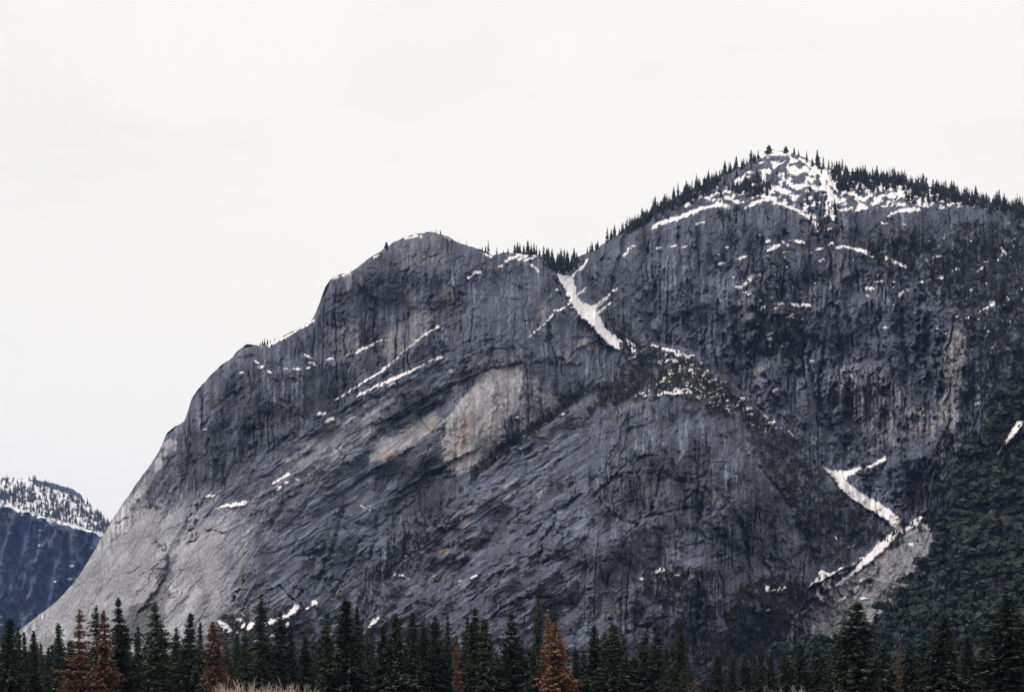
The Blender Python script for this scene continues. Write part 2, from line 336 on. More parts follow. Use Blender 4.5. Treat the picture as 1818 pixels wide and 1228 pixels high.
talus = region([(1390,1150),(1430,1075),(1510,1015),(1590,950),(1640,915),(1658,962),(1608,1046),(1552,1096),(1488,1128),(1420,1146)], 9)
rough = (1 - 0.8 * apron) * (1 - 0.85 * talus) * (1 - 0.75 * scar)
DY += 36 * fbm(PX / 130, PY / 130, 3, 1) * (1 - 0.5 * apron)
DY -= slab * rough * 1.4 * (ridged(U / 210 + 0.05 * wx, V / 24 + 0.12 * wx, 2, 4) - 0.5)
DY -= wall * (3.0 + 15 * inC) * (ridged(PX / 34 + 0.5 * wx, PY / 260 + 0.2 * wy, 2, 8) - 0.4)
DY -= wall * (1.6 + 2.4 * inC) * (ridged(PX / 11 + 0.3 * wx2, PY / 120, 2, 18) - 0.4)
f1, e1, c1, g1 = worley(U / 74 + 0.1 * wx, V / 26 + 0.15 * wy, 21)
f2_, e2, c2, g2 = worley((PX + 0.3 * PY) / 19 + 0.12 * wx, (PY - 0.35 * PX) / 30 + 0.12 * wy, 22)
f3, e3, c3, g3 = worley((PX + 0.2 * PY) / 7.5 + 0.3 * wx2, (PY - 0.3 * PX) / 9 + 0.3 * wy2, 23)
def terrace(h, sharp=0.14):
    k = np.floor(h); f = h - k; return k + sstep(0.5 - sharp, 0.5 + sharp, f)
tsl = terrace(2.6 * fbm(U / 260 + 0.06 * wx, V / 52 + 0.10 * wx, 3, 160, 0.55), 0.06)
twl = terrace(2.4 * fbm(PX / 52 + 0.10 * wx, PY / 210 + 0.05 * wy, 3, 166, 0.55), 0.07)
tbl = terrace(3.0 * fbm((PX - 0.25 * PY) / 60, (PY + 0.2 * PX) / 70, 2, 171, 0.52), 0.06)
tmid = terrace(2.0 * fbm(PX / 22 + 0.1 * wx, PY / 66 + 0.1 * wy, 2, 175, 0.5), 0.10)
DY -= rough * rough * (2.6 * slab * tsl + (1 - slab) * (1 - inD) * ((5.0 + 8.0 * inC) * twl + 1.3 * tbl) + 1.0 * (1 - inD) * tmid)
DY -= inC * (1 - inD) * 26 * (ridged(PX / 85 + 0.35 * wx, PY / 420 + 0.15 * wy, 2, 178) - 0.5) * sstep(440, 560, PY)
DY -= inB * 12 * (ridged((PX + 0.12 * PY) / 95 + 0.3 * wx, PY / 300 + 0.2 * wy, 2, 181) - 0.5) * sstep(760, 860, PY)
calm = 0.45 + 0.55 * sstep(-0.15, 0.35, fbm(PX / 110, PY / 110, 2, 28)) + 0.35 * inC
DY += rough * calm * (2.4 * (c1 - 0.5) + 2.6 * g1) * (0.35 + 0.65 * slab)
DY += rough * calm * (0.9 * (c2 - 0.5) + 1.0 * g2)
DY += rough * (0.6 * (c3 - 0.5) + 0.5 * g3)
DY += rough * calm * 1.6 * np.exp(-(e2 / 0.06) ** 2) * sstep(0.55, 0.75, c2)
DY += rough * calm * 3.5 * np.exp(-(e1 / 0.05) ** 2) * sstep(0.35, 0.6, c1)
fine = fbm(PX / 6, PY / 9, 3, 30, 0.65)
DY += rough * (1.15 - 0.2 * slab) * fine
def jl(x, y, seed, w): return np.exp(-(perlin(x, y, seed) / w) ** 2)
pv1 = sstep(-0.1, 0.3, fbm(PX / 70, PY / 110, 2, 210)); pv2 = sstep(-0.1, 0.3, fbm(PX / 90, PY / 60, 2, 212)); pv3 = sstep(0.0, 0.3, fbm(PX / 120, PY / 90, 2, 214))
VJ = (1 - 0.85 * scar) * (1 - slab) * (1 - inD) * (1 - talus) * pv1 * np.maximum(jl(PX / 26 + 0.12 * wx, PY / 330 + 0.1 * wy, 216, 0.045), 0.8 * jl(PX / 13 + 0.3 * wx, PY / 170, 218, 0.06) * pv3)
DJ = (0.15 + 0.70 * slab) * (1 - inD) * (1 - 0.8 * apron) * pv2 * np.maximum(jl(U / 260 + 0.1 * wx, V / 36 + 0.1 * wx, 220, 0.04), 0.7 * jl(U / 150, V / 15 + 0.1 * wx, 222, 0.06) * pv3)
AJ = apron * jl(U2 / 240, V2 / 34 + 0.3 * wx, 224, 0.03) * pv3
DY += (6 + 6 * inC) * VJ + 3.4 * DJ * (1 - 0.8 * scar) + 2.5 * AJ
DY -= (1 - inC) * wall * 10 * (ridged(PX / 62 + 0.4 * wx, PY / 380 + 0.15 * wy, 2, 226) - 0.5) * sstep(400, 470, PY)
DY -= slab * 13 * (ridged(U / 330 + 0.1 * wx, V / 62 + 0.3 * wx, 2, 228) - 0.5) * (1 - 0.8 * apron)
DY += apron * (1.3 * fbm(U / 60, V / 10, 3, 33) + 0.5 * fine)
DY += inC * 9 * fbm(PX / 45, PY / 60, 3, 35) + inB * 5 * fbm(PX / 60, PY / 70, 3, 36)
talus = region([(1390,1150),(1430,1075),(1510,1015),(1590,950),(1640,915),(1658,962),(1608,1046),(1552,1096),(1488,1128),(1420,1146)], 9)
DY += talus * (2.6 * (c3 - 0.5) + 1.5 * fine)
# round off towards the skyline
d_sil = np.minimum(PY - sil[:, None], 400)
pts_s = list(zip(cx[::14], sil[::14]))
dd = np.full(PX.shape, 99.0)
near = (PY - sil[:, None] < 140)
xs_n = PX[near]; ys_n = PY[near]; best = np.full(xs_n.shape, 99.0)
for p, q in zip(pts_s[:-1], pts_s[1:]):
    lo = np.searchsorted(xs_n, p[0] - 42); hi = np.searchsorted(xs_n, q[0] + 42)
    best[lo:hi] = np.minimum(best[lo:hi], segdist(xs_n[lo:hi], ys_n[lo:hi], [p, q]))
dd[near] = best
DY += 34 * np.exp(-dd / 9.0) + 10 * np.exp(-dd / 2.5)

# ------------------------------------------------------------------ snow: drifts on ledges, couloirs, patchy fields (value = px inside the edge)
S = np.full(PX.shape, -8.0)
def snow(*pts, shelf=True):
    pts = list(pts)
    if len(pts) == 1: x, y, w = pts[0]; pts = [(x - w * 0.6, y + 0.4, w * 0.5), (x + w * 0.6, y - 0.4, w * 0.5)]
    xs = [p[0] for p in pts]; wm = max(p[2] for p in pts); s = colslice(min(xs), max(xs), wm + 9)
    v = segdist(SX[s], SY[s], pts, True)
    S[s] = np.maximum(S[s], v * 1.15)
def blob(x, y, a, b, slope=0.0):
    """a small drift 2a wide, 2b high, rising to the right by slope"""
    snow((x - a + b, y + slope * a, b * 0.8), (x, y - 0.1 * b, b * 1.1), (x + a - b, y - slope * a, b * 0.8))
def field(pts, dens, sc, seed, flat=2.0, soft=8):
    xs = [p[0] for p in pts]; s = colslice(min(xs), max(xs), 20)
    n = fbm(PX[s] / sc / flat ** 0.5 + 0.3 * wx[s], (PY[s] + 0.12 * PX[s]) / sc * flat ** 0.5 + 0.3 * wy[s], 3, seed, 0.55)
    m = 1 - sstep(-soft, soft, polysd(WX[s], WY[s], pts))
    S[s] = np.maximum(S[s], (n - (0.55 - dens)) * sc * 0.9 - (1 - m) * 40)
# gully between the two massifs, with its fan
snow((988,478,2),(997,495,4),(1008,508,8),(1018,530,8),(1030,546,11),(1045,556,15),(1058,572,11),(1069,588,9),(1086,606,9),(1102,619,5))
snow((1113,606,4),(1126,619,6),(1126,632,3)); snow((1030,548,6),(1052,549,5),(1073,532,2.5),(1094,513,1.8)); snow((1050,566,6),(1066,552,2.5),(1084,537,2.2))
snow((1000,492,3),(1012,496,5),(1017,510,5)); snow((1026,522,2),(1040,512,2)); snow((1018,546,3),(1008,540,1.5)); snow((1090,596,2.5),(1105,606,2))
snow((985,552,1.5),(1003,546,1.2)); snow((972,570,1.5),(985,553,1.2)); snow((940,598,1.2),(958,582,1.2),(968,574,1)); snow((989,514,2))
snow((895,465,2.2),(925,451,3)); snow((900,446,2),(918,449,2.5),(930,455,2)); snow((922,461,2.2),(936,455,2)); snow((931,464,2),(950,455,2.5),(962,448,2.5),(972,455,2))
snow((945,470,2),(957,482,2)); blob(889,473,4,1.6,.2); blob(848,484,9,2.5,.3); snow((832,494,1.5),(842,488,1.5)); snow((862,450,1.5),(872,456,2))
# left wall
snow((779,578,2),(750,597,1.4),(715,625,0.6),(697,643,1.3),(673,662,2.2),(647,677,1.8),(623,692,0.9),(597,709,0.9))
snow((784,634,2),(760,642,1.6)); snow((752,648,1.2),(742,652,1.5),(718,663,2.8),(692,676,3.6),(665,687,2.4),(633,704,1)); snow((700,680,2),(690,686,1.6))
blob(570,734,9,3.4,.1); blob(585,746,10,4,.3); snow((632,625,1.5),(655,614,1.7),(676,604,1.3)); blob(586,637,7,2,.15); blob(617,630,5,1.6,.2)
blob(548,633,9,2,-.35); blob(550,644,3,1.5); snow((556,645,1.5),(563,650,1.5)); blob(549,653,5,1.8); blob(528,655,8,2,-.1); blob(507,654,4,1.6); blob(463,652,7,2); snow((453,640,1.6),(458,645,1.3)); blob(479,661,5,1.6,-.3); blob(430,662,4,1.4,.2)
snow((458,612,1.2),(475,612,3),(500,602,2.6),(530,584,1.8),(558,569,1.6)); snow((592,494,1),(620,485,1.6)); snow((718,423,1.5),(735,420,2),(748,420,1.6)); snow((790,420,1.4),(800,424,1.4))
blob(668,455,6,1.5,.4); blob(365,762,4,1.8,.3)
# apron and foot
blob(374,880,10,2.4,.05); snow((386,903,1.4),(400,897,3),(415,896,4),(430,894,4),(440,889,1.8))
snow((484,859,2),(498,850,2.6),(513,840,2)); blob(496,866,6,3,.4); blob(508,857,4,2,.4); blob(548,842,4,1.6); blob(529,851,3,1.2); blob(656,906,4,1.4,-.3); blob(644,899,4,1,-.3)
blob(722,987,4,2,-.3); blob(716,994,3,1.5); blob(699,1019,3,2,.4); blob(714,1021,5,2.5); blob(723,1026,4,1.6,-.2); blob(842,1024,8,3.4,.2); blob(817,1031,3,1.5); blob(683,1000,2,1.2); blob(712,955,2,1.5)
snow((389,1103,3),(398,1110,6),(406,1118,5)); blob(343,1103,3,2.4); blob(425,1099,7,3,-.1); snow((431,1112,4),(434,1104,2.5)); snow((446,1108,6),(442,1116,4)); blob(421,1121,3,2.5)
snow((474,1107,4),(488,1101,4),(500,1096,4),(512,1092,5),(522,1084,6),(527,1076,5)); blob(558,1071,7,5,.3); blob(545,1080,5,2,.4); blob(510,1108,4,3,.5); snow((480,1130,2),(486,1126,2.5))
snow((657,1112,2.5),(661,1106,5),(672,1098,2)); blob(918,740,3,1.2)
for x, y in [(951,765),(940,770),(929,774),(998,735),(927,796),(968,752)]: blob(x, y, 3.5, 1.6, .2)
# dome top and its shoulder
blob(1163,613,8,2.8,-.1); snow((1176,618,2),(1191,623,3),(1203,630,2.6)); snow((1203,630,2),(1214,627,1.4),(1219,632,1.4),(1232,631,1.8)); blob(1199,622,9,1.3,-.2)
for q in [(1197,640,6,2.2,-.2),(1184,640,5,1.8,.3),(1173,645,4,2,.2),(1216,654,5,2.6,-.6),(1225,658,5,1.8),(1229,668,4,3,-.6),(1180,672,5,2.2,.2),(1258,677,4,2),(1267,674,5,1.6),(1286,678,5,2,-.2),(1249,667,2.5,2.2),(1257,658,3,1.6),(1148,702,6,2.2,.2),(1274,702,7,1.8,-.3),(1284,701,3,3),(1277,712,5,2.2),(1327,725,9,2.6,.1),(1331,735,7,2.2),(1309,719,5,1.8,.5),(1297,733,4,1.8,-.5),(1356,752,5,2),(1370,750,7,1.8,.2),(1375,747,4,2.4,.3),(1358,760,4,1.6,-.2),(1383,760,5,1.6),(1375,693,6,2,.3),(1321,707,4,2,.4),(1317,706,3,2),(1352,688,3,2),(1360,737,5,1.8,-.6),(1235,690,4,2,-.4),(1247,697,6,2,-.5),(1262,716,4,1.6,-.6),(1192,662,4,1.5,.2),(1187,659,4,1.5),(1207,660,3,1.4),(1219,684,4,2),(1222,680,3,1.6),(1246,645,3,2)]: blob(*q)
snow((1168,701,2.2),(1180,697,2.6),(1199,698,2.6),(1222,696,2.8),(1229,698,2)); snow((1200,690,1.6),(1205,694,2),(1218,690,2),(1224,695,2)); blob(1172,692,5,1.4,.1)
snow((1400,764,2),(1406,770,3),(1412,774,3)); snow((1120,706,1),(1148,694,1.4),(1165,688,1))
# right massif
snow((1157,406,2.5),(1168,398,3.5),(1190,391,4),(1206,386,4),(1230,377,4),(1248,369,3.5),(1262,366,2)); snow((1262,366,3),(1280,363,4),(1294,368,3))
snow((1322,370,1.6),(1338,361,3),(1358,355,3),(1372,357,2.2),(1392,364,2.2),(1415,374,2.2),(1434,385,3),(1450,398,3),(1452,408,2.5))
snow((1178,352,2),(1190,346,2.5),(1205,345,2.4),(1220,354,3),(1226,364,3)); snow((1190,346,1.5),(1181,360,1.8)); snow((1237,398,1.5),(1250,395,1.5))
snow((1352,277,3),(1370,272,4),(1390,272,5),(1408,271,3)); snow((1404,312,2),(1430,300,6),(1446,312,3)); snow((1458,318,4),(1470,335,5),(1478,352,6),(1472,372,4),(1480,390,3)); snow((1358,338,5),(1376,334,5),(1398,342,5)); snow((1415,336,3),(1432,328,4),(1450,334,3),(1470,338,5))
snow((1370,352,4),(1352,345,4)); snow((1420,282,3),(1438,292,5),(1456,306,5),(1476,322,6)); snow((1300,352,3),(1310,330,4),(1322,312,2)); snow((1330,346,3),(1345,332,3),(1368,330,3))
field([(1285,330),(1345,283),(1390,266),(1440,282),(1490,320),(1492,380),(1455,408),(1400,372),(1350,360),(1280,372),(1240,358)], 0.44, 13, 70, 1.6)
field([(1005,475),(1060,444),(1120,410),(1165,388),(1158,405),(1100,430),(1060,450),(1035,490),(1008,505)], 0.52, 9, 73, 1.3)
field([(1480,340),(1540,325),(1600,330),(1700,352),(1790,366),(1790,374),(1640,374),(1480,378)], 0.52, 11, 76, 1.8)
field([(1440,285),(1560,312),(1700,345),(1910,382),(1910,398),(1800,372),(1640,352),(1480,340)], 0.62, 12, 78, 1.0)
field([(1200,352),(1290,315),(1300,350),(1260,362),(1220,372)], 0.40, 11, 77, 1.5)
field([(1150,618),(1235,632),(1300,690),(1345,742),(1400,772),(1360,772),(1290,735),(1220,704),(1160,696)], 0.16, 7, 79, 2.2)
field([(1260,400),(1460,410),(1470,450),(1440,560),(1430,640),(1350,640),(1290,560),(1270,470)], -0.12, 9, 81, 3)
field([(1480,440),(1820,380),(1900,400),(1900,640),(1740,640),(1560,540)], -0.10, 8, 84, 2.5)
for q in [(1363,429,6,2,.1),(1391,430,4,1.6,-.3),(1400,436,3,1.6,-.5),(1453,442,7,2,.1),(1475,433,5,2.4,.4),(1490,439,7,2.2,.1),(1319,457,10,2,.2),(1280,468,7,2.2,.2),(1457,463,8,2,.3),(1334,493,7,3,.6),(1324,504,7,1.8,.4),(1311,510,7,2),(1320,519,8,2,.2),(1332,522,5,1.8,.2),(1352,547,7,2.6,.3),(1383,539,9,2,.1),(1377,547,5,1.8,.2),(1399,563,8,2,.1),(1408,558,4,1.5),(1425,567,3,2.6,-.6),(1367,592,8,2.6,.2),(1365,602,7,1.8),(1367,615,3,2.6),(1377,618,3,2.2),(1393,613,7,2.6,.3),(1543,512,9,2.8),(1542,525,4,2),(1664,457,9,2,.2),(1646,464,4,1.6),(1697,478,7,1.8,.2),(1672,493,6,2.2,.3),(1635,502,4,1.8,.3),(1600,522,6,2.6,.6),(1610,514,3,2),(1574,582,6,2.2),(1719,563,6,1.8),(1764,540,8,3.2,.2),(1747,549,9,2,.4),(1735,717,6,1.8,.2),(1811,753,8,7,.3),(1797,771,7,6,.5),(1408,558,4,1.4),(1441,640,4,1.3,.4),(1560,500,10,1.4,.2),(1588,467,3,1.6),(1572,397,8,1.6,-.1),(1609,374,14,3.4),(1530,371,12,4,.2),(1620,372,16,3,-.05),(1640,360,5,9,0),(1680,357,14,2.4),(1709,358,5,4),(1780,361,8,2.4,-.2),(1650,340,7,4),(1470,408,7,2.2,.3),(1605,398,4,1.5),(1590,345,16,3,.2),(1420,430,10,3,-.2),(1290,440,5,2,.2),(1215,438,5,1.6,.2),(1197,437,6,1.6),(1170,440,5,1.8),(1120,440,7,2.2,.4),(1110,452,6,2,.4)]: blob(*q)
snow((1362,446,2.2),(1373,440,4),(1384,435,3)); snow((1499,437,1.6),(1514,441,2.2),(1534,446,3.4),(1551,455,4)); snow((1572,458,3),(1590,466,3.4),(1610,476,3)); snow((1406,540,3),(1420,542,4.5),(1438,543,3.5)); snow((1778,440,1.6),(1784,450,3.5),(1772,462,2)); snow((1748,470,1.2),(1742,478,1.6),(1736,482,1))
snow((1480,385,3),(1470,370,5),(1484,355,6)); snow((1445,395,3),(1452,408,3)); snow((1575,385,1.5),(1600,372,2)); snow((1795,430,1),(1800,424,2))
# lower couloir and scree
snow((1458,828,2),(1473,838,4),(1491,846,11),(1497,863,10),(1522,882,10),(1559,902,10.5),(1592,928,10),(1599,945,4.5)); snow((1500,842,7),(1514,837,5),(1528,831,3)); snow((1540,829,2.4),(1552,825,3.5),(1571,814,4))
snow((1608,940,2),(1625,928,7),(1639,917,4)); snow((1588,948,6),(1559,977,8),(1537,996,6),(1514,1016,4),(1485,1039,3)); snow((1548,980,3),(1562,965,4)); field([(1434,1040),(1452,1008),(1470,1012),(1500,1004),(1512,1010),(1482,1030),(1472,1048),(1440,1064),(1428,1064)], 0.72, 8, 86, 0.7, 5); snow((1458,1014,2),(1462,1030,5),(1448,1046,4),(1434,1060,3)); snow((1484,1018,3),(1503,1012,3)); snow((1512,1006,3),(1532,992,4)); snow((1448,1046,4),(1458,1062,5)); snow((1414,1096,2),(1426,1086,1.6),(1440,1076,2.2))
blob(1520,1046,7,4,.6); blob(1534,1062,6,3); blob(1618,967,5,4,.1); blob(1495,1062,7,1.8,.3); blob(1530,1030,5,2.5,.4); blob(1484,955,5,2.6,-.4); blob(1506,970,3,2); blob(1516,969,4,1.6)
blob(1172,1013,9,4,.2); blob(1139,1028,3,2.8); blob(1203,1021,4,2); snow((1361,1048,3.5),(1362,1041,3)); snow((1372,1050,2.8),(1382,1046,3),(1394,1042,2)); blob(1344,1083,4,1.6,.2); blob(1366,1082,4,1.6,.2)
blob(1765,832,5,7,.4); snow((1822,736,5),(1810,753,7),(1797,771,6),(1782,790,3),(1772,804,1.5))
nsn = fbm(PX / 5, PY / 4, 2, 90)
S = S + (1.3 * nsn + 0.9 * fbm(PX / 12, PY / 5, 2, 92)) * (S > -6)
_fr = fbm(PX / 3.2, PY / 7, 3, 93, 0.7)
S = S + 2.4 * _fr * (S > -6) * (1 - sstep(0.5, 5.0, S)) + 1.6 * fbm(PX / 9, PY / 9, 3, 98, 0.6) * (S > -6) - 3.6 * sstep(0.42, 0.6, fbm(PX / 7, PY / 4.5, 3, 94, 0.6)) * (S > 0)
snowy = sstep(-0.5, 1.0, S)
# snow lies on shelves that stand out from the face: per column, out at the lower lip and back in towards the upper edge
run = np.zeros(PX.shape); dpy = (1315 - sil) / (NR - 1)
acc = np.zeros(NC)
inside = S > -0.3
for j in range(NR):
    acc = np.where(inside[:, j], acc + dpy, 0); run[:, j] = acc
rem = np.zeros(PX.shape); acc = np.zeros(NC)
for j in range(NR - 1, -1, -1):
    acc = np.where(inside[:, j], acc + dpy, 0); rem[:, j] = acc
shelf = np.minimum(rem * 0.95, 30) * sstep(0, 3.2, run)
for _ in range(2):                                   # soften between columns
    shelf[1:-1] = 0.25 * shelf[:-2] + 0.5 * shelf[1:-1] + 0.25 * shelf[2:]
DY -= shelf
DY = np.where(S > 1, DY + 0.0, DY)

# ------------------------------------------------------------------ scrub cover
VEG = np.zeros(PX.shape)
def veg(pts, v, soft=14): global VEG; VEG = np.maximum(VEG, v * region(pts, soft))
def vegline(pts, w, v): global VEG; VEG = np.maximum(VEG, v * stroke_mask(pts, w, w * 0.6))
veg([(1020,765),(1060,690),(1110,645),(1160,620),(1240,645),(1300,690),(1335,745),(1270,735),(1210,704),(1140,704),(1080,725)], 0.85)
veg([(1290,690),(1350,740),(1420,785),(1480,870),(1550,925),(1580,950),(1510,1000),(1450,1010),(1430,960),(1390,880),(1350,820)], 0.70)
veg([(1430,760),(1500,790),(1600,800),(1560,850),(1480,830)], 0.4)
vegline([(838,842),(880,805),(930,775),(1000,722),(1050,690)], 9, 0.95); vegline([(700,1000),(760,930),(830,860)], 8, 0.5)
veg([(630,1040),(700,960),(770,890),(800,900),(790,940),(730,1010),(700,1070),(640,1090)], 0.62)
veg([(1130,1035),(1180,1000),(1255,1005),(1275,1090),(1255,1190),(1215,1190),(1205,1085),(1140,1065)], 0.70)
veg([(1320,1030),(1380,1018),(1440,1040),(1435,1075),(1400,1140),(1300,1180),(1280,1100)], 0.85)
veg([(1000,1180),(1420,1130),(1420,1320),(1000,1320)], 0.6); veg([(560,1070),(700,1080),(700,1320),(560,1320)], 0.5); veg([(380,1095),(560,1095),(560,1320),(380,1320)], 0.75)
veg([(1640,440),(1740,390),(1910,390),(2700,800),(2700,1000),(1750,780),(1728,600),(1650,520)], 0.72); veg([(1330,515),(1435,545),(1425,640),(1355,645)], 0.7)
veg([(1500,430),(1570,400),(1670,420),(1650,520),(1570,490)], 0.62); veg([(1430,380),(1500,380),(1490,440),(1400,420)], 0.45); veg([(1260,375),(1330,370),(1320,470),(1280,460)], 0.35)
veg([(1000,460),(1040,450),(1030,500),(1000,500)], 0.4); veg([(1090,575),(1130,600),(1160,620),(1130,640),(1100,610)], 0.7); veg([(600,1000),(640,990),(640,1100),(590,1100)], 0.4)
veg([(225,895),(275,885),(290,905),(230,912)], 0.6, 6); veg([(1730,800),(1790,760),(1830,700),(1910,640),(1910,800),(1740,880)], 0.9)
veg([(460,880),(560,850),(560,900),(480,920)], 0.35); veg([(1700,870),(1640,930),(1600,900),(1660,830)], 0.35)
vegline([(1105,520),(1108,590)], 4, 0.7); vegline([(640,800),(740,716),(870,654)], 4, 0.55); vegline([(990,690),(1005,730)], 8, 0.7); vegline([(1290,760),(1340,830)], 4, 0.6)
VEG = np.maximum(VEG, inD * (1 - 0.9 * talus)) * (1 - 0.93 * talus)
vn = fbm(PX / 13, PY / 11, 4, 95, 0.6)
vegm = sstep(0.40, 0.60, VEG * 0.70 + 0.42 * vn + 0.30 * fbm(PX / 5, PY / 5, 3, 96, 0.65)) * (VEG > 0.02)
vegm = np.maximum(vegm, 0.9 * sstep(0.62, 0.85, 0.5 + 0.5 * fbm(PX / 40, PY / 40, 4, 97, 0.6)) * inB * 0.5)

# ------------------------------------------------------------------ rock colour: lichened dark granite, water streaks, clean pale faces, iron stains
base = np.empty(PX.shape + (3,)); base[:] = (0.094, 0.102, 0.132)
val = np.ones(PX.shape)
val *= np.exp(0.42 * fbm(PX / 90, PY / 90, 5, 100, 0.6))
st = fbm(PX / 4.2 + 0.5 * wx2, PY / 90, 3, 103, 0.6); st2 = fbm(PX / 14 + 0.5 * wx, PY / 160, 2, 107)
streaky = wall * (0.55 + 0.45 * sstep(-0.1, 0.5, fbm(PX / 90, PY / 80, 2, 109)))
st3 = fbm(PX / 2.6 + 0.4 * wx2, PY / 45, 2, 104, 0.6)
val *= np.exp(streaky * (0.7 * st + 0.45 * st2 + 0.3 * st3))
val *= 1 - 0.45 * streaky * sstep(0.18, 0.5, fbm(PX / 6 + 0.6 * wx2, PY / 130, 2, 105))
val *= 1 + 0.8 * streaky * sstep(0.26, 0.6, fbm(PX / 5 + 0.6 * wx2, PY / 60, 2, 106))
sl = fbm(U / 70, V / 6, 3, 111, 0.6)
val *= np.exp(slab * rough * (0.5 * sl + 0.3 * fbm(U / 30, V / 3.5, 2, 112)))
val *= np.exp(0.32 * fbm(PX / 3.6, PY / 5, 2, 115))
val *= (1 - 0.45 * np.clip(VJ, 0, 1)) * (1 - 0.4 * np.clip(DJ, 0, 1) * (1 - scar)) * (1 - 0.35 * AJ)
val *= 1 + 0.85 * slab * (1 - apron) * sstep(0.22, 0.55, fbm(U / 110, V / 8 + 0.3 * wx, 3, 230, 0.6)) * (0.88 + 0.24 * c3)
val *= 0.82 + 0.36 * c2
val *= np.where(inC > 0.5, 0.92, 1.0)
def tint(m, col, keep=0.5):
    """blend towards a rock colour, keeping part of the streaking"""
    m = m[..., None]; target = np.array(col)[None, None, :] * (val[..., None] ** keep)
    base[:] = base * (1 - m) + (target / np.maximum(val[..., None], 1e-3)) * m
brk = 0.72 + 0.5 * fbm(PX / 12, PY / 16, 3, 120)
tint(np.clip(apron * (0.92 + 0.45 * strk + 0.35 * strk2), 0, 1), (0.32, 0.315, 0.34), 0.9)
tint(region([(35,1118),(60,1095),(130,1030),(180,955),(235,875),(300,780),(312,790),(260,870),(200,960),(130,1045),(70,1105)], 7) * 0.75, (0.36, 0.35, 0.365), 0.8)
tint(np.clip(region([(470,870),(530,800),(590,755),(650,722),(720,695),(760,665),(720,715),(650,780),(590,830),(520,880)], 20) * (brk + .1), 0, 1) * 0.8, (0.215, 0.218, 0.235), 0.9)
tint(np.clip(scar * (brk + 0.6 + 0.5 * st2), 0, 1) * 0.92, (0.335, 0.320, 0.333), 0.8)
tint(np.clip(region([(915,660),(950,672),(985,700),(990,735),(930,765),(905,735)], 14) * (brk + 0.7 * st2 - 0.1), 0, 1) * 0.6, (0.27, 0.262, 0.275), 0.9)
tint(np.clip(region([(660,790),(700,768),(739,748),(779,737),(790,745),(760,765),(744,778),(718,803),(693,817),(658,819)], 9) * (brk + .2), 0, 1) * 0.85, (0.275, 0.262, 0.272), 0.8)
tint(np.clip(region([(925,760),(959,748),(986,732),(978,697),(960,716),(933,738)], 5) * brk, 0, 1) * 0.8, (0.27, 0.255, 0.255), 0.8)
tint(np.clip(region([(585,605),(600,570),(640,585),(650,620),(615,634)], 8) * brk, 0, 1) * 0.7, (0.23, 0.22, 0.23), 0.9)
tint(np.clip(region([(655,605),(700,580),(735,556),(768,545),(764,580),(732,612),(702,643),(684,645),(678,615)], 7) * brk, 0, 1) * 0.8, (0.26, 0.245, 0.25), 0.9)
tint(np.clip(region([(700,430),(760,415),(800,430),(790,470),(700,470)], 12) * brk, 0, 1) * 0.3, (0.26, 0.24, 0.25), 1.0)
tint(np.clip(region([(1675,600),(1700,583),(1720,612),(1708,660),(1702,710),(1690,770),(1668,745),(1674,660)], 6) * brk * 1.2, 0, 1) * 0.85, (0.27, 0.255, 0.25), 0.9)
tint(np.clip(region([(1595,735),(1640,720),(1665,735),(1660,770),(1600,775)], 7) * (st > 0.05), 0, 1) * 0.6, (0.32, 0.27, 0.24), 0.8)
tint(np.clip(region([(1490,640),(1560,650),(1620,720),(1600,790),(1540,770),(1500,720)], 14) * (st > 0.1), 0, 1) * 0.5, (0.30, 0.27, 0.26), 0.9)
tint(np.clip(region([(1690,760),(1720,770),(1690,850),(1640,910),(1600,920),(1640,850)], 9) * brk, 0, 1) * 0.6, (0.20, 0.19, 0.195), 0.9)
tint(talus * np.clip(0.85 + 0.7 * (c3 - 0.5) + 0.4 * nsn, 0.0, 1), (0.315, 0.308, 0.33), 0.9)
tint(np.clip(region([(1025,605),(1055,600),(1060,618),(1030,622)], 4) * brk, 0, 1) * 0.7, (0.34, 0.30, 0.30), 0.7)
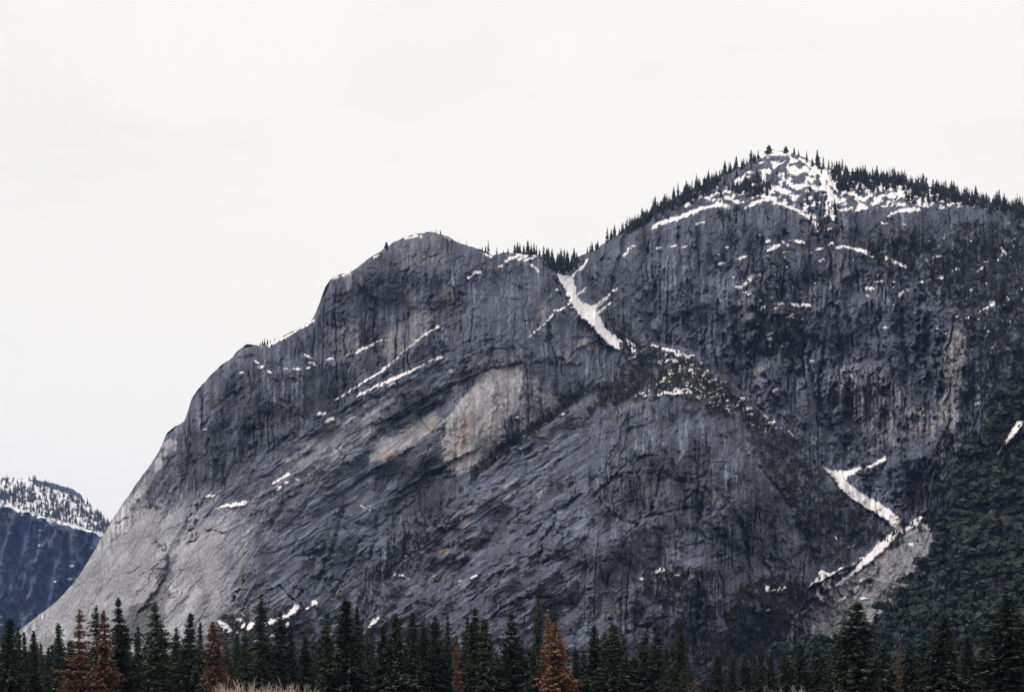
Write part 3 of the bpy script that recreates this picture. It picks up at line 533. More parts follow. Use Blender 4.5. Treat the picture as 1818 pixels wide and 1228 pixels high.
for pts, w, a, c in [([(1004,620),(1008,640)], 4, .8, (.34,.30,.28)), ([(925,620),(930,660)], 3, .6, (.32,.29,.29)), ([(953,665),(960,700)], 3, .6, (.32,.29,.28)), ([(848,690),(850,640)], 4, .4, (.3,.28,.28)), ([(800,660),(798,700)], 3, .6, (.33,.31,.31)), ([(812,665),(806,690)], 4, .7, (.33,.31,.31)),
        ([(762,1034),(793,1003),(837,969),(880,930)], 4, .75, (.31,.30,.30)), ([(705,1075),(730,1050),(770,1020)], 4, .5, (.28,.28,.29)), ([(830,910),(870,880),(900,862)], 3, .6, (.3,.29,.3)), ([(940,820),(980,785),(1000,760)], 4, .55, (.29,.285,.29)), ([(880,900),(940,850)], 3, .4, (.28,.27,.28)), ([(957,880),(963,870)], 4, .7, (.33,.30,.28)),
        ([(900,960),(960,900)], 3, .4, (.28,.27,.27)), ([(1345,830),(1385,874),(1425,935),(1447,995)], 4, .7, (.25,.26,.27)), ([(1270,880),(1266,874)], 5, .9, (.36,.32,.31)), ([(1385,905),(1388,960)], 7, .5, (.24,.24,.26)), ([(1075,750),(1110,725),(1150,705)], 3, .6, (.27,.24,.20)), ([(1140,1025),(1150,1010)], 2, .5, (.3,.3,.3)),
        ([(1092,845),(1115,832)], 4, .6, (.28,.27,.27)), ([(1470,470),(1475,510)], 4, .5, (.28,.25,.23)), ([(1500,460),(1502,510)], 5, .5, (.28,.25,.23)), ([(1565,385),(1568,405)], 4, .6, (.3,.25,.24)), ([(1490,400),(1497,430)], 8, .4, (.24,.23,.25)), ([(1310,590),(1330,560)], 6, .5, (.26,.24,.25)), ([(1300,620),(1315,600)], 6, .5, (.27,.24,.25)),
        ([(1340,660),(1352,655)], 5, .6, (.31,.26,.23)), ([(1345,680),(1350,690)], 5, .5, (.28,.25,.24)), ([(1430,720),(1435,730)], 5, .5, (.3,.27,.22)), ([(1240,1075),(1275,1060)], 4, .3, (.25,.25,.26)), ([(1060,1100),(1085,1085),(1110,1078)], 5, .7, (.35,.33,.33)), ([(1110,1115),(1122,1108)], 5, .4, (.32,.29,.30)), ([(1003,1080),(1005,1085)], 3, .7, (.38,.27,.21)),
        ([(1270,1075),(1275,1100)], 9, .5, (.26,.26,.28)), ([(480,1080),(500,1065)], 9, .3, (.24,.24,.26)), ([(455,1070),(450,1090)], 12, .5, (.28,.27,.28)), ([(430,1080),(425,1095)], 8, .5, (.28,.27,.28)), ([(560,1085),(615,1050)], 4, .5, (.3,.28,.29)), ([(440,820),(420,850)], 9, .4, (.24,.24,.26)), ([(500,700),(505,740)], 6, .3, (.24,.23,.24)), ([(385,690),(380,710)], 7, .5, (.27,.25,.25)),
        ([(620,470),(618,520)], 4, .4, (.26,.24,.24)), ([(715,440),(718,470)], 6, .5, (.28,.26,.26)), ([(790,450),(800,440)], 5, .5, (.3,.28,.28)), ([(795,528),(798,530)], 9, .6, (.3,.28,.28)), ([(820,540),(812,590)], 9, .45, (.26,.26,.29)), ([(640,490),(650,530)], 4, .3, (.25,.24,.24)), ([(730,470),(735,540)], 4, .4, (.27,.26,.27)),
        ([(1195,1085),(1205,1080)], 3, .6, (.38,.27,.24)), ([(1690,980),(1660,1000)], 4, .5, (.25,.24,.25)), ([(1480,730),(1490,700)], 4, .4, (.27,.25,.22)), ([(1520,600),(1530,580)], 3, .4, (.28,.25,.23)), ([(1555,690),(1560,700)], 6, .6, (.32,.28,.25)), ([(1410,830),(1420,840)], 8, .3, (.26,.2,.2))]:
    tint(stroke_mask(pts, w, w * 0.5 + 1) * a * np.clip(brk + 0.2, 0, 1), tuple(0.72 * q for q in c), 0.9)
for pts, w, a, c in [([(828,752),(824,775)], 12, .5, (.40,.27,.225)), ([(815,800),(830,808)], 8, .45, (.38,.27,.23)), ([(688,806),(680,812)], 7, .55, (.36,.24,.20)), ([(875,750),(872,765)], 6, .4, (.38,.31,.24)), ([(845,690),(830,710)], 6, .4, (.38,.29,.25)), ([(770,745),(765,770)], 7, .4, (.36,.30,.26)),
        ([(823,926),(826,924)], 5, .6, (.30,.22,.13)), ([(784,977),(790,980)], 6, .5, (.28,.21,.14)), ([(1140,870),(1150,868)], 8, .35, (.20,.17,.12)), ([(1702,596),(1706,612)], 5, .5, (.38,.30,.24)), ([(960,560),(965,545)], 7, .35, (.28,.24,.23)), ([(945,545),(950,540)], 6, .3, (.28,.22,.20)), ([(480,740),(482,742)], 5, .4, (.27,.2,.17)), ([(430,690),(432,685)], 7, .3, (.24,.2,.19))]:
    tint(stroke_mask(pts, w, w * 0.7) * a, c, 0.6)
# dark slab stain and darker rock patches, some below overhangs, with their own outlines
for pts, s, a in [([(380,720),(430,660),(520,650),(600,640),(640,690),(590,720),(540,760),(470,800),(400,860),(330,870),(310,820)], 25, .30), ([(590,560),(600,500),(700,450),(790,440),(850,460),(790,520),(700,560),(640,570)], 22, .18), ([(690,870),(760,830),(790,830),(830,850),(780,900),(700,920),(640,880)], 14, .42),
        ([(660,820),(720,805),(770,770),(785,800),(790,830),(720,850),(660,870)], 8, .35), ([(215,1110),(235,1065),(265,1070),(300,980),(318,985),(300,1040),(290,1100),(280,1150),(215,1150)], 6, .50), ([(1150,800),(1260,790),(1280,850),(1200,860),(1150,850)], 14, .28), ([(1310,880),(1390,880),(1380,960),(1330,1000),(1310,950)], 12, .38), ([(660,600),(650,560),(672,555),(680,600),(670,640)], 4, .35), ([(640,640),(720,630),(690,660),(600,710),(560,700)], 10, .30),
        ([(1320,370),(1360,360),(1430,385),(1450,430),(1440,540),(1380,540),(1340,520),(1310,450)], 20, .22), ([(1500,375),(1800,380),(1800,520),(1640,520),(1520,480)], 20, .22), ([(700,700),(800,690),(790,735),(690,770),(650,790)], 8, .30), ([(874,640),(882,640),(884,730),(878,730)], 3, .3), ([(1070,860),(1140,860),(1150,910),(1100,920)], 10, .22)]:
    val *= 1 - a * region(pts, s)
tone = base * np.clip(val, 0.25, 2.6)[..., None]
vcol = np.stack([0.018 + 0.022 * np.clip(vn, 0, 1), 0.023 + 0.022 * np.clip(vn, 0, 1), 0.021 + 0.016 * np.clip(vn, 0, 1)], -1)
olive = sstep(0.1, 0.5, fbm(PX / 22, PY / 22, 2, 125))[..., None] * np.array([0.035, 0.025, 0.0])
vm = (vegm * 0.88 * (1 - inD * 0.0))[..., None]
tone = tone * (1 - vm) + (vcol + olive * 0.6) * vm
DY -= vegm * (1 - snowy) * 1.2 * np.abs(fbm(PX / 3.5, PY / 3.5, 2, 127))

# ------------------------------------------------------------------ build it
YD = Y0 + DY
_gx = np.abs(np.gradient(Y0, axis=0)) / np.gradient(cx)[:, None]; _gy = np.abs(np.gradient(Y0, axis=1)) / dpy[:, None]
S = S - 10 * sstep(7, 12, np.maximum(_gx, _gy))
XW = (PX - CX) / F * YD; ZW = (HY - PY) / F * YD + CAMZ
KB = 14
kb = np.arange(1, KB + 1) / KB
ys = YD[:, -1]; zs = ZW[:, -1]
YBK = ys[:, None] + 900 * kb[None, :] ** 1.2
ZBK = np.maximum(zs, 3)[:, None] * (1 - kb[None, :] ** 1.6) - 12 * kb[None, :]
XBK = (PX[:, :1] - CX) / F * (ys[:, None] + 0.7 * (YBK - ys[:, None]))
ALLX = np.concatenate([XW, XBK], 1); ALLY = np.concatenate([YD, YBK], 1); ALLZ = np.concatenate([ZW, ZBK], 1)
NT = NR + KB
verts = np.stack([ALLX, ALLY, ALLZ], -1).reshape(-1, 3)
ii, jj = np.meshgrid(np.arange(NC - 1), np.arange(NT - 1), indexing='ij')
q = (ii * NT + jj).ravel()
faces = np.stack([q, q + NT, q + NT + 1, q + 1], -1)
def ext(a, fill): return np.concatenate([a, np.repeat(a[:, -1:] * 0 + fill, KB, 1)], 1)
tone4 = np.concatenate([np.concatenate([tone, np.repeat(tone[:, -1:], KB, 1)], 1), np.ones((NC, NT, 1))], -1).reshape(-1, 4)
me = mesh_np('mountain', verts, faces, M_ROCK, {'tone': tone4, 'snow': ext(S, 1.0).ravel()}, smooth=False)
tag(link('mountain', me), 'grey granite mountain with two domed summits, cliff faces and snow filled gullies', 'mountain', kind='structure')

def surf(px, py):
    """point of the mountain seen at photo pixel (px,py)"""
    i = float(np.interp(px, cx, np.arange(NC))); i0 = int(np.clip(math.floor(i), 0, NC - 2)); fx = i - i0
    s = sil[i0] * (1 - fx) + sil[i0 + 1] * fx
    t = np.clip((py - 1315) / (s - 1315), 0, 1) * (NR - 1); j0 = int(np.clip(math.floor(t), 0, NR - 2)); fy = t - j0
    y = (YD[i0, j0] * (1 - fy) + YD[i0, j0 + 1] * fy) * (1 - fx) + (YD[i0 + 1, j0] * (1 - fy) + YD[i0 + 1, j0 + 1] * fy) * fx
    py = max(py, s)
    return Vector(((px - CX) / F * y, y, (HY - py) / F * y + CAMZ)), i0, j0
def skyline(px): return float(np.interp(px, cx, sil))

# ------------------------------------------------------------------ foliage templates
def tuft_quads(centres, sizes, rng, droop=0.0, dirs=None, flat=0.35):
    """one bent leaf-spray (two triangles) per centre, random tilt; returns verts, faces"""
    n = len(centres)
    a = rng.uniform(0, 2 * np.pi, n) if dirs is None else dirs
    d = np.stack([np.cos(a), np.sin(a), -droop + rng.normal(0, flat, n)], -1); d /= np.linalg.norm(d, axis=1)[:, None]
    s = np.stack([-np.sin(a), np.cos(a), rng.normal(0, 0.45, n)], -1); s /= np.linalg.norm(s, axis=1)[:, None]
    L = sizes[:, None]
    v = np.stack([centres - d * L * 0.5, centres + s * L * 0.32 - d * 0.05 * L, centres + d * L * 0.75, centres - s * L * 0.32 - d * 0.05 * L], 1).reshape(-1, 3)
    f = np.arange(4 * n).reshape(-1, 4)
    return v, f
def trunk_mesh(name, H, r0, mat, sides=7, bend=0.0, seed=0):
    rng = np.random.default_rng(seed); n = 9
    V = []; Fc = []
    for k in range(n + 1):
        t = k / n; r = r0 * (1 - t) ** 0.85 * (1 + 0.35 * math.exp(-t * 18)) + 0.02
        ox, oy = bend * math.sin(t * 3 + seed), bend * math.sin(t * 2.3 + seed * 2)
        for s in range(sides):
            a = 2 * math.pi * s / sides; V.append((ox + r * math.cos(a), oy + r * math.sin(a), H * t))
    for k in range(n):
        for s in range(sides): Fc.append((k * sides + s, k * sides + (s + 1) % sides, (k + 1) * sides + (s + 1) % sides, (k + 1) * sides + s))
    return mesh_np(name, np.array(V), np.array(Fc), mat, smooth=True)
def conifer_crown(seed, H=30.0, R=3.8, whorls=96, per=12, z0=1.5, power=0.8, dens=2.1, gaps=0.06, droop=0.25):
    rng = np.random.default_rng(seed)
    C = []; D = []; SZ = []; TU = []
    ph = rng.uniform(0, 6.28, 6)
    for w in range(whorls):
        t = (w + rng.uniform(-1.3, 1.3)) / whorls; t = min(max(t, 0), 1)
        z = z0 + (H - z0) * t
        rad = R * (1 - t) ** power * (1 - 0.35 * math.exp(-t * 9)) * (0.9 + 0.18 * math.sin(9 * t + ph[0]) + 0.12 * math.sin(23 * t + ph[1])) + 0.18
        nb = max(4, int(per * (0.55 + 0.45 * (1 - t))))
        a0 = rng.uniform(0, 6.28)
        for b in range(nb):
            if rng.random() < gaps: continue
            a = a0 + 6.283 * b / nb + rng.normal(0, 0.22)
            L = rad * (rng.uniform(0.5, 1.15) + 0.35 * (rng.random() < 0.12)) * (1 + 0.22 * math.sin(a + ph[2] + 4 * t) + 0.14 * math.sin(3 * a + ph[3] + 9 * t))
            bt = rng.random()
            m = max(2, int((2.2 + 2.4 * L) * dens))
            for k in range(m):
                f = (k + 0.6) / m
                rr = L * f
                C.append((rr * math.cos(a) + rng.normal(0, 0.1), rr * math.sin(a) + rng.normal(0, 0.1), z - droop * rr * (0.6 + 0.5 * f) + 0.22 * f * f * L + rng.normal(0, 0.2)))
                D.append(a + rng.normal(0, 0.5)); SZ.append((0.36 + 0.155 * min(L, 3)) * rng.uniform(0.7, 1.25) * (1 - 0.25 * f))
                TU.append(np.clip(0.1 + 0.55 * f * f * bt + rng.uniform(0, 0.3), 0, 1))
    C.append((0, 0, H)); D.append(0.0); SZ.append(0.7); TU.append(0.4)
    C = np.array(C); v, f = tuft_quads(C, np.array(SZ), rng, droop, np.array(D))
    # a second, upright spray per tuft gives the branch its depth
    v2, f2 = tuft_quads(C + rng.normal(0, 0.12, C.shape), np.array(SZ) * 0.8, rng, droop, np.array(D) + rng.normal(0, 0.9, len(C)), 0.7)
    tu = np.repeat(np.concatenate([np.array(TU), np.array(TU)]), 4)
    return np.concatenate([v, v2]), np.concatenate([f, f2 + len(v)]), tu
GREEN_V = [dict(R=3.9, power=0.64), dict(R=3.5, power=0.58, gaps=0.12), dict(R=4.2, power=0.70), dict(R=3.7, power=0.52, whorls=76, gaps=0.18), dict(R=4.2, power=0.80, droop=0.4), dict(R=3.3, power=0.50, whorls=96, droop=0.1), dict(R=3.8, power=0.60, gaps=0.3, whorls=70), dict(R=4.0, power=0.68, droop=0.35)]
CROWNS = []
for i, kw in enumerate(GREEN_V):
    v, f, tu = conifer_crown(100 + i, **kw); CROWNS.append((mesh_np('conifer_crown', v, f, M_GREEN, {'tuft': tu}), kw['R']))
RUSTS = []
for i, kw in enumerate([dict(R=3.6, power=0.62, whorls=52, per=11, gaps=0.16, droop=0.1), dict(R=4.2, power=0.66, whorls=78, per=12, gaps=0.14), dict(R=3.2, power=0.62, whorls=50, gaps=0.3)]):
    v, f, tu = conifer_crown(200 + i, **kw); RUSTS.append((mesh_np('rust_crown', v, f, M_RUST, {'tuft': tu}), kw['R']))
TRUNK = trunk_mesh('conifer_trunk', 29.5, 0.42, M_BARK, bend=0.12, seed=3)

def place_tree(px, py, hw, dist, kind, label, group=None, var=None, rnd=random):
    """a conifer whose tip stands at photo pixel (px,py); hw = half width of its crown in photo pixels low down"""
    x = (px - CX) / F * dist; top = (HY - py) / F * dist + CAMZ
    t = bpy.data.objects.new('rust_pine' if kind == 'rust' else 'pine_tree', None); COL.objects.link(t)
    t.location = (x, dist, 0); t.rotation_euler = (rnd.gauss(0, 0.013), rnd.gauss(0, 0.013), rnd.uniform(0, 6.28)); t.empty_display_size = 1
    pool = RUSTS if kind == 'rust' else CROWNS
    if var is not None and kind != 'rust' and hw < 26 and rnd.random() < 0.3: var = rnd.choice((6, 7, var))
    me, R = pool[var if var is not None else rnd.randrange(len(pool))]
    sz = top / 30.0; sr = hw / F * dist / R * 1.78
    c = link('crown', me, t, scale=(sr * rnd.uniform(.88, 1.12), sr * rnd.uniform(.88, 1.12), sz)); k = link('trunk', TRUNK, t, scale=(min(sr, 1.2), min(sr, 1.2), sz))
    tag(t, label, 'pine tree', group)
    return t
T = [  # px, py of the tip, half width, distance, kind, crown variant, label
    (14,1097,25,330,'g',0,'dark green conifer standing at the very left edge of the picture'),
    (35,1114,12,345,'g',5,'narrow near-black conifer where the pale slab meets the far blue mountain'),
    (47,1121,11,352,'g',3,'thin green conifer just right of the near-black one at the slab tip'),
    (60,1119,13,350,'g',1,'slim green conifer with a ragged tip, midway between left edge and first rust pine'),
    (73,1140,9,365,'g',3,'short thin conifer in the low dip left of the blue-green tree'),
    (84,1150,9,370,'g',1,'shortest thin conifer in the dip directly left of the blue-green tree'),
    (107,1106,17,335,'g',0,'blue-green conical conifer just left of the first rust pine'),
    (139,1080,22,325,'rust',0,'open-branched rust brown pine with sky showing through, leftmost of the dead pines'),
    (174,1074,16,345,'g',1,'dark conifer tip rising between the two neighbouring rust pines'),
    (184,1085,22,322,'rust',1,'dense rust brown pine, right one of the pair before the pale slab'),
    (210,1062,22,335,'g',2,'tall dark conifer directly right of the pair of rust pines'),
    (225,1112,11,350,'g',3,'slender conifer between the tall tree beside the rust pair and the slab crack'),
    (241,1112,12,348,'g',5,'slender dark conifer standing left of the gap of pale rock'),
    (277,1072,25,330,'g',2,'tall broad dark conifer in front of the dark stain on the pale slab'),
    (294,1108,13,345,'g',3,'smaller conifer leaning close to the right side of the broad slab tree'),
    (313,1116,12,350,'g',5,'thin dark conifer left of the tall one before the slab foot'),
    (335,1087,19,332,'g',0,'tall pointed conifer left of the lone orange-brown pine'),
    (360,1106,15,348,'g',4,'green conifer tucked against the left side of the lone orange-brown pine'),
    (379,1105,25,325,'rust',1,'lone orange-brown dead pine beside the snow patches at the slab foot'),
    (402,1130,11,370,'g',3,'faint conifer just right of the lone orange-brown pine, below snow'),
    (418,1124,11,368,'g',1,'faint slim conifer below the small snow patches at the cliff foot'),
    (434,1120,12,360,'g',5,'dark slim conifer left of the very tall spire above the bare shrubs'),
    (462,1062,20,330,'g',1,'very tall spire-like conifer right of the foot snow patches'),
    (497,1084,22,335,'g',3,'conifer with its tip before the curved snow bank at the cliff foot'),
    (516,1120,12,360,'g',1,'thin conifer right of the tree before the curved snow bank'),
    (538,1128,18,345,'g',0,'lower rounded conifer in the gap before the big pair of dark spires'),
    (557,1140,13,365,'g',4,'short conifer right of the low rounded one in the gap'),
    (581,1085,18,336,'g',2,'dark conifer immediately left of the tallest twin-tipped tree'),
    (617,1064,30,325,'g',0,'tallest broad conifer near the picture centre left, standing before dark scrub'),
    (628,1078,20,332,'g',4,'second tip close behind the tallest broad conifer'),
    (650,1112,12,355,'g',3,'slim conifer left of the bright rock fin at the cliff foot'),
    (664,1116,11,362,'g',5,'thin conifer right below the bright rock fin at the cliff foot'),
    (680,1112,18,345,'g',1,'olive conifer between the bright rock fin and the broad layered tree'),
    (701,1090,31,326,'g',4,'broad layered conifer with pale drooping boughs, right of the bright rock fin'),
    (733,1086,18,338,'g',0,'pointed conifer first to the right of the broad layered tree'),
    (755,1102,15,346,'g',3,'conifer second to the right of the broad layered tree'),
    (771,1095,16,342,'g',5,'dark narrow conifer third to the right of the broad layered tree'),
    (798,1092,14,348,'g',1,'grey-green conifer left of the thin orange pine'),
    (810,1120,9,322,'rust',2,'very thin orange dead pine among dense green trees'),
    (824,1091,11,352,'g',3,'slim conifer tip just right of the thin orange pine'),
    (832,1106,13,340,'g',5,'dark slim conifer between thin orange pine and the dense twin conifers'),
    (846,1079,20,330,'g',2,'dense dark conifer, left and taller of the twin pair right of thin orange pine'),
    (864,1096,21,328,'g',0,'dense dark conifer, right and lower of the twin pair right of thin orange pine'),
    (911,1088,23,330,'g',2,'symmetrical dark conifer standing alone before grey rock at picture centre'),
    (951,1061,15,338,'g',1,'tall thin dark conifer beside the bright orange pine'),
    (976,1082,16,330,'rust',2,'dull red-brown pine rising behind the bright orange pine'),
    (983,1106,30,320,'rust',1,'bright orange broad dead pine, the most colourful tree of the row'),
    (1025,1152,11,335,'g',5,'small narrow conifer alone in the gap right of the bright orange pine'),
    (1052,1110,16,336,'g',1,'leftmost tip of the olive trio right of the small lone conifer'),
    (1068,1120,15,342,'g',3,'middle lower tip of the olive trio right of the small lone conifer'),
    (1089,1107,26,330,'g',0,'broadest of the olive trio, before bare grey cliff'),
    (1108,1128,14,345,'g',4,'lower conifer at the right flank of the olive trio'),
    (1148,1121,13,345,'g',3,'faint slim conifer left of the broad one before the dark rock slot'),
    (1168,1119,22,332,'g',2,'broad dark conifer left of the thin spire before the rock slot'),
    (1208,1112,14,338,'g',1,'thin dark spire just left of the dark vertical rock slot'),
    (1208,1188,17,290,'g',4,'low round-topped conifer at the foot of the thin spire'),
    (1174,1202,13,270,'g',4,'small yellow-green young conifer at the bottom edge'),
    (1233,1204,9,285,'rust',2,'small rusty young pine at the bottom edge near the rock slot'),
    (1271,1163,17,335,'g',0,'dim conifer first right of the dark vertical rock slot'),
    (1299,1166,16,332,'g',2,'dim conifer second right of the dark vertical rock slot'),
    (1320,1162,15,345,'g',3,'dim ragged conifer third right of the dark vertical rock slot'),
    (1347,1156,17,340,'g',0,'dark conifer below the two snow spots in the scrub'),
    (1372,1160,16,345,'g',4,'dark conifer right below the pair of snow spots in the scrub'),
    (1396,1152,16,350,'g',1,'conifer under the lower tip of the scree slope'),
    (1422,1142,18,345,'g',0,'conifer standing before the lowest grey scree'),
    (1448,1138,17,350,'g',3,'conifer between the scree foot and the huge dark conifer'),
    (1478,1124,19,340,'g',4,'bushy conifer touching the left side of the huge dark conifer'),
    (1525,1068,42,300,'g',2,'huge broad dark conifer below the scree slope'),
    (1566,1142,20,335,'g',0,'dark conifer squeezed between the huge conifer and the short orange sapling'),
    (1591,1132,7,305,'rust',2,'short thin orange sapling right of the huge dark conifer'),
    (1618,1140,18,330,'g',3,'green conifer just right of the short thin orange sapling'),
    (1642,1136,17,338,'g',1,'slim conifer at the left shoulder of the broad layered right-hand tree'),
    (1677,1091,38,305,'g',4,'broad conifer under the forest slope, between orange sapling and right edge giant'),
    (1722,1128,22,332,'g',0,'mid-sized conifer between the two broad trees under the forest slope'),
    (1744,1118,18,340,'g',5,'slim conifer touching the left side of the giant at the right edge'),
    (1782,1060,44,300,'g',2,'giant dark conifer near the right edge under the forest slope'),
    (1816,1100,26,325,'g',0,'dark conifer cut by the right edge of the picture'),
]
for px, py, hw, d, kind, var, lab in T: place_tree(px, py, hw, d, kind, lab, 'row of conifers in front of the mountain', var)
# trees filling the gaps further back
rf = random.Random(4)
px = -20
while px < 1845:
    near_top = min((p[1] for p in T if abs(p[0] - px) < 20), default=1130)
    py = max(near_top + 30, 1134) + rf.uniform(0, 34)
    place_tree(px, py, rf.uniform(19, 29), rf.uniform(385, 440), 'g', 'dim green conifer half hidden behind the front row of tall pines', 'half hidden conifers behind the front row', rnd=rf)
    px += rf.uniform(9, 15)

# ------------------------------------------------------------------ bare shrubs along the bottom
def shrub_mesh(seed, H, W):
    rng = np.random.default_rng(seed); V = []; Fc = []
    def twig(p, d, L, r, lev):
        q = p + d * L
        s = np.cross(d, rng.normal(0, 1, 3)); s /= np.linalg.norm(s) + 1e-9; u = np.cross(d, s)
        b = len(V)
        for k in range(3): a = 2.094 * k; V.append(p + r * (math.cos(a) * s + math.sin(a) * u))
        for k in range(3): a = 2.094 * k; V.append(q + 0.5 * r * (math.cos(a) * s + math.sin(a) * u))
        for k in range(3): Fc.append((b + k, b + (k + 1) % 3, b + 3 + (k + 1) % 3, b + 3 + k))
        if lev < 3:
            for _ in range(4 if lev else 5):
                f = rng.uniform(0.35, 1.0); e = d + rng.normal(0, 0.34, 3) + np.array([0, 0, 0.12]); e /= np.linalg.norm(e)
                twig(p + d * L * f, e, L * rng.uniform(0.4, 0.68), r * 0.62, lev + 1)
    for _ in range(26):
        a = rng.uniform(0, 6.28); rr = rng.uniform(0, 0.12) * W
        d = np.array([math.cos(a) * 0.42 * W / H * rng.uniform(.2, 1.3), math.sin(a) * 0.42 * W / H * rng.uniform(.2, 1.3), 1.0]); d /= np.linalg.norm(d)
        twig(np.array([rr * math.cos(a), rr * math.sin(a), 0.0]), d, H * rng.uniform(0.36, 0.52), 0.085, 0)
    return mesh_np('bare_shrub', np.array(V), np.array(Fc), M_TWIG)
SHR = [shrub_mesh(s, 9.0, 8.0) for s in (1, 2, 3)]
for px, py, d, v, lab in [(396,1206,215,0,'leafless reddish shrub below the lone orange-brown pine, leftmost of the bare shrubs'), (422,1191,220,1,'tallest leafless reddish shrub, just left of the very tall spire tree'), (478,1199,214,2,'leafless pinkish shrub right of the very tall spire tree'), (510,1200,218,0,'leafless pinkish shrub in the middle of the right-hand clump of bare shrubs'),
        (537,1207,212,1,'low leafless shrub at the right end of the clump below the low rounded conifer'), (1327,1217,220,2,'leafless shrub left of the leafy bush at the bottom edge'), (1345,1218,216,0,'leafless shrub touching the leafy bush at the bottom edge'), (1386,1208,222,1,'twiggy pinkish bush below the conifers near the scree foot'), (1415,1214,218,2,'twiggy pinkish bush right of a similar one near the scree foot'), (1472,1216,215,0,'leafless pale shrub at the foot of the huge dark conifer')]:
    s = ((HY - py) / F * d + CAMZ) / 9.0
    tag(link('bare_shrub', SHR[v], loc=((px - CX) / F * d, d, 0), rotz=rf.uniform(0, 6.28), scale=(s * 0.95, s * 0.95, s)), lab, 'shrub', 'leafless shrubs along the meadow edge')

# ------------------------------------------------------------------ small trees on the heights
def mini_conifer(seed, H=1.0, R=0.17, whorls=13, per=6, sparse=0.0, z0=0.08):
    rng = np.random.default_rng(seed); C = []; SZ = []; D = []; TU = []
    for w in range(whorls):
        t = w / (whorls - 1); z = z0 + (H - z0) * t; rad = R * (1 - t) ** 0.8 * rng.uniform(0.7, 1.2) + 0.012
        for b in range(per):
            if rng.random() < sparse: continue
            a = rng.uniform(0, 6.28); rr = rad * rng.uniform(0.35, 0.8)
            C.append((rr * math.cos(a), rr * math.sin(a), z - 0.2 * rr)); D.append(a); SZ.append(rad * rng.uniform(0.8, 1.3) + 0.035); TU.append(rng.uniform(0, 0.7))
    v, f = tuft_quads(np.array(C), np.array(SZ), rng, 0.35, np.array(D), 0.5)
    v2, f2 = tuft_quads(np.array(C), np.array(SZ) * 1.1, rng, 0.6, np.array(D) + 1.3, 1.2)
    tv = []; n = 5
    for zz, r in ((-0.06, 0.022), (H * 0.96, 0.006)):
        for k in range(n): tv.append((r * math.cos(1.2566 * k), r * math.sin(1.2566 * k), zz))
    tf = np.array([(k, (k + 1) % n, n + (k + 1) % n, n + k) for k in range(n)])
    V = np.concatenate([v, v2, np.array(tv)]); Fc = np.concatenate([f, f2 + len(v), tf + len(v) + len(v2)])
    tu = np.concatenate([np.repeat(np.array(TU + TU), 4), np.zeros(2 * n)])
    return V, Fc, tu, len(f) + len(f2)
def round_tree(seed, flat=0.75, n=70):
    rng = np.random.default_rng(seed)
    lob = rng.normal(0, 0.24, (6, 3)); lob[:, 2] = np.abs(lob[:, 2]) * 0.8
    d = rng.normal(0, 1, (n, 3)); d[:, 2] = np.abs(d[:, 2]) * 1.1 - 0.25; d /= np.linalg.norm(d, axis=1)[:, None]
    P = lob[rng.integers(0, 6, n)] * 0.8 + d * rng.uniform(0.17, 0.27, (n, 1)); P[:, 2] = P[:, 2] * flat + 0.55
    nn = d + rng.normal(0, 0.24, (n, 3)); nn /= np.linalg.norm(nn, axis=1)[:, None]
    a_ = np.cross(nn, rng.normal(0, 1, (n, 3))); a_ /= np.linalg.norm(a_, axis=1)[:, None]; b_ = np.cross(nn, a_); L_ = rng.uniform(0.15, 0.28, (n, 1))
    v = np.stack([P - a_ * L_ * 0.6 - nn * L_ * .2, P + b_ * L_ * 0.5, P + a_ * L_ * 0.7 - nn * L_ * .1, P - b_ * L_ * 0.5 - nn * L_ * .15], 1).reshape(-1, 3); f = np.arange(4 * n).reshape(-1, 4)
    tv = []; m = 5
    for zz, r in ((-0.05, 0.05), (0.75, 0.02)):
        for k in range(m): tv.append((r * math.cos(1.2566 * k), r * math.sin(1.2566 * k), zz))
    tf = np.array([(k, (k + 1) % m, m + (k + 1) % m, m + k) for k in range(m)])
    return np.concatenate([v, np.array(tv)]), np.concatenate([f, tf + len(v)]), np.concatenate([np.repeat(rng.uniform(0, 0.8, n), 4), np.zeros(2 * m)]), len(f)
MINI = []
for s, kw in enumerate([dict(), dict(R=0.14), dict(R=0.20, sparse=0.1), dict(R=0.12, sparse=0.35), dict(R=0.16, whorls=16), dict(R=0.10, sparse=0.6), dict(R=0.24, sparse=.15, z0=0.2)]):
    V, Fc, tu, nc = mini_conifer(300 + s, **kw)
    MINI.append(mesh_np('small_conifer', V, Fc, [M_RIDGE, M_BARK], {'tuft': tu}, fmat=np.r_[np.zeros(nc), np.ones(len(Fc) - nc)]))
ROUND = []
for s in range(3):
    V, Fc, tu, nc = round_tree(330 + s, 1.1, 130)
    ROUND.append(mesh_np('round_pine', V, Fc, [M_RIDGE, M_BARK], {'tuft': tu}, fmat=np.r_[np.zeros(nc), np.ones(len(Fc) - nc)]))
rr = random.Random(9)
def ridge_tree(px, py, h_px, label, group, me=None, name='ridge_conifer', wide=1.0, cat='conifer'):
    p, i0, j0 = surf(px, py); h = h_px / F * p.y
    o = link(name, me or (MINI[5] if rr.random() < 0.1 else rr.choice(MINI[:5])), loc=p - Vector((0, 0, 0.03 * h)), rotz=rr.uniform(0, 6.28), scale=(h * wide, h * wide, h))
    return tag(o, label, cat, group)
ridge_tree(686,442,13,'lone round-crowned pine on the upper left skyline of the lower summit',None,MINI[6],'round_pine',1.5)
ridge_tree(1365,274,17,'round-crowned pine on the highest snowy summit, left of two',None,MINI[6],'round_pine',1.9)
ridge_tree(1395,273,14,'round-crowned pine on the highest snowy summit, right of two',None,MINI[6],'round_pine',1.7)
ridge_tree(867,452,26,'tallest thin pine in the notch right of the lower summit',None,MINI[3],'ridge_conifer',.8)
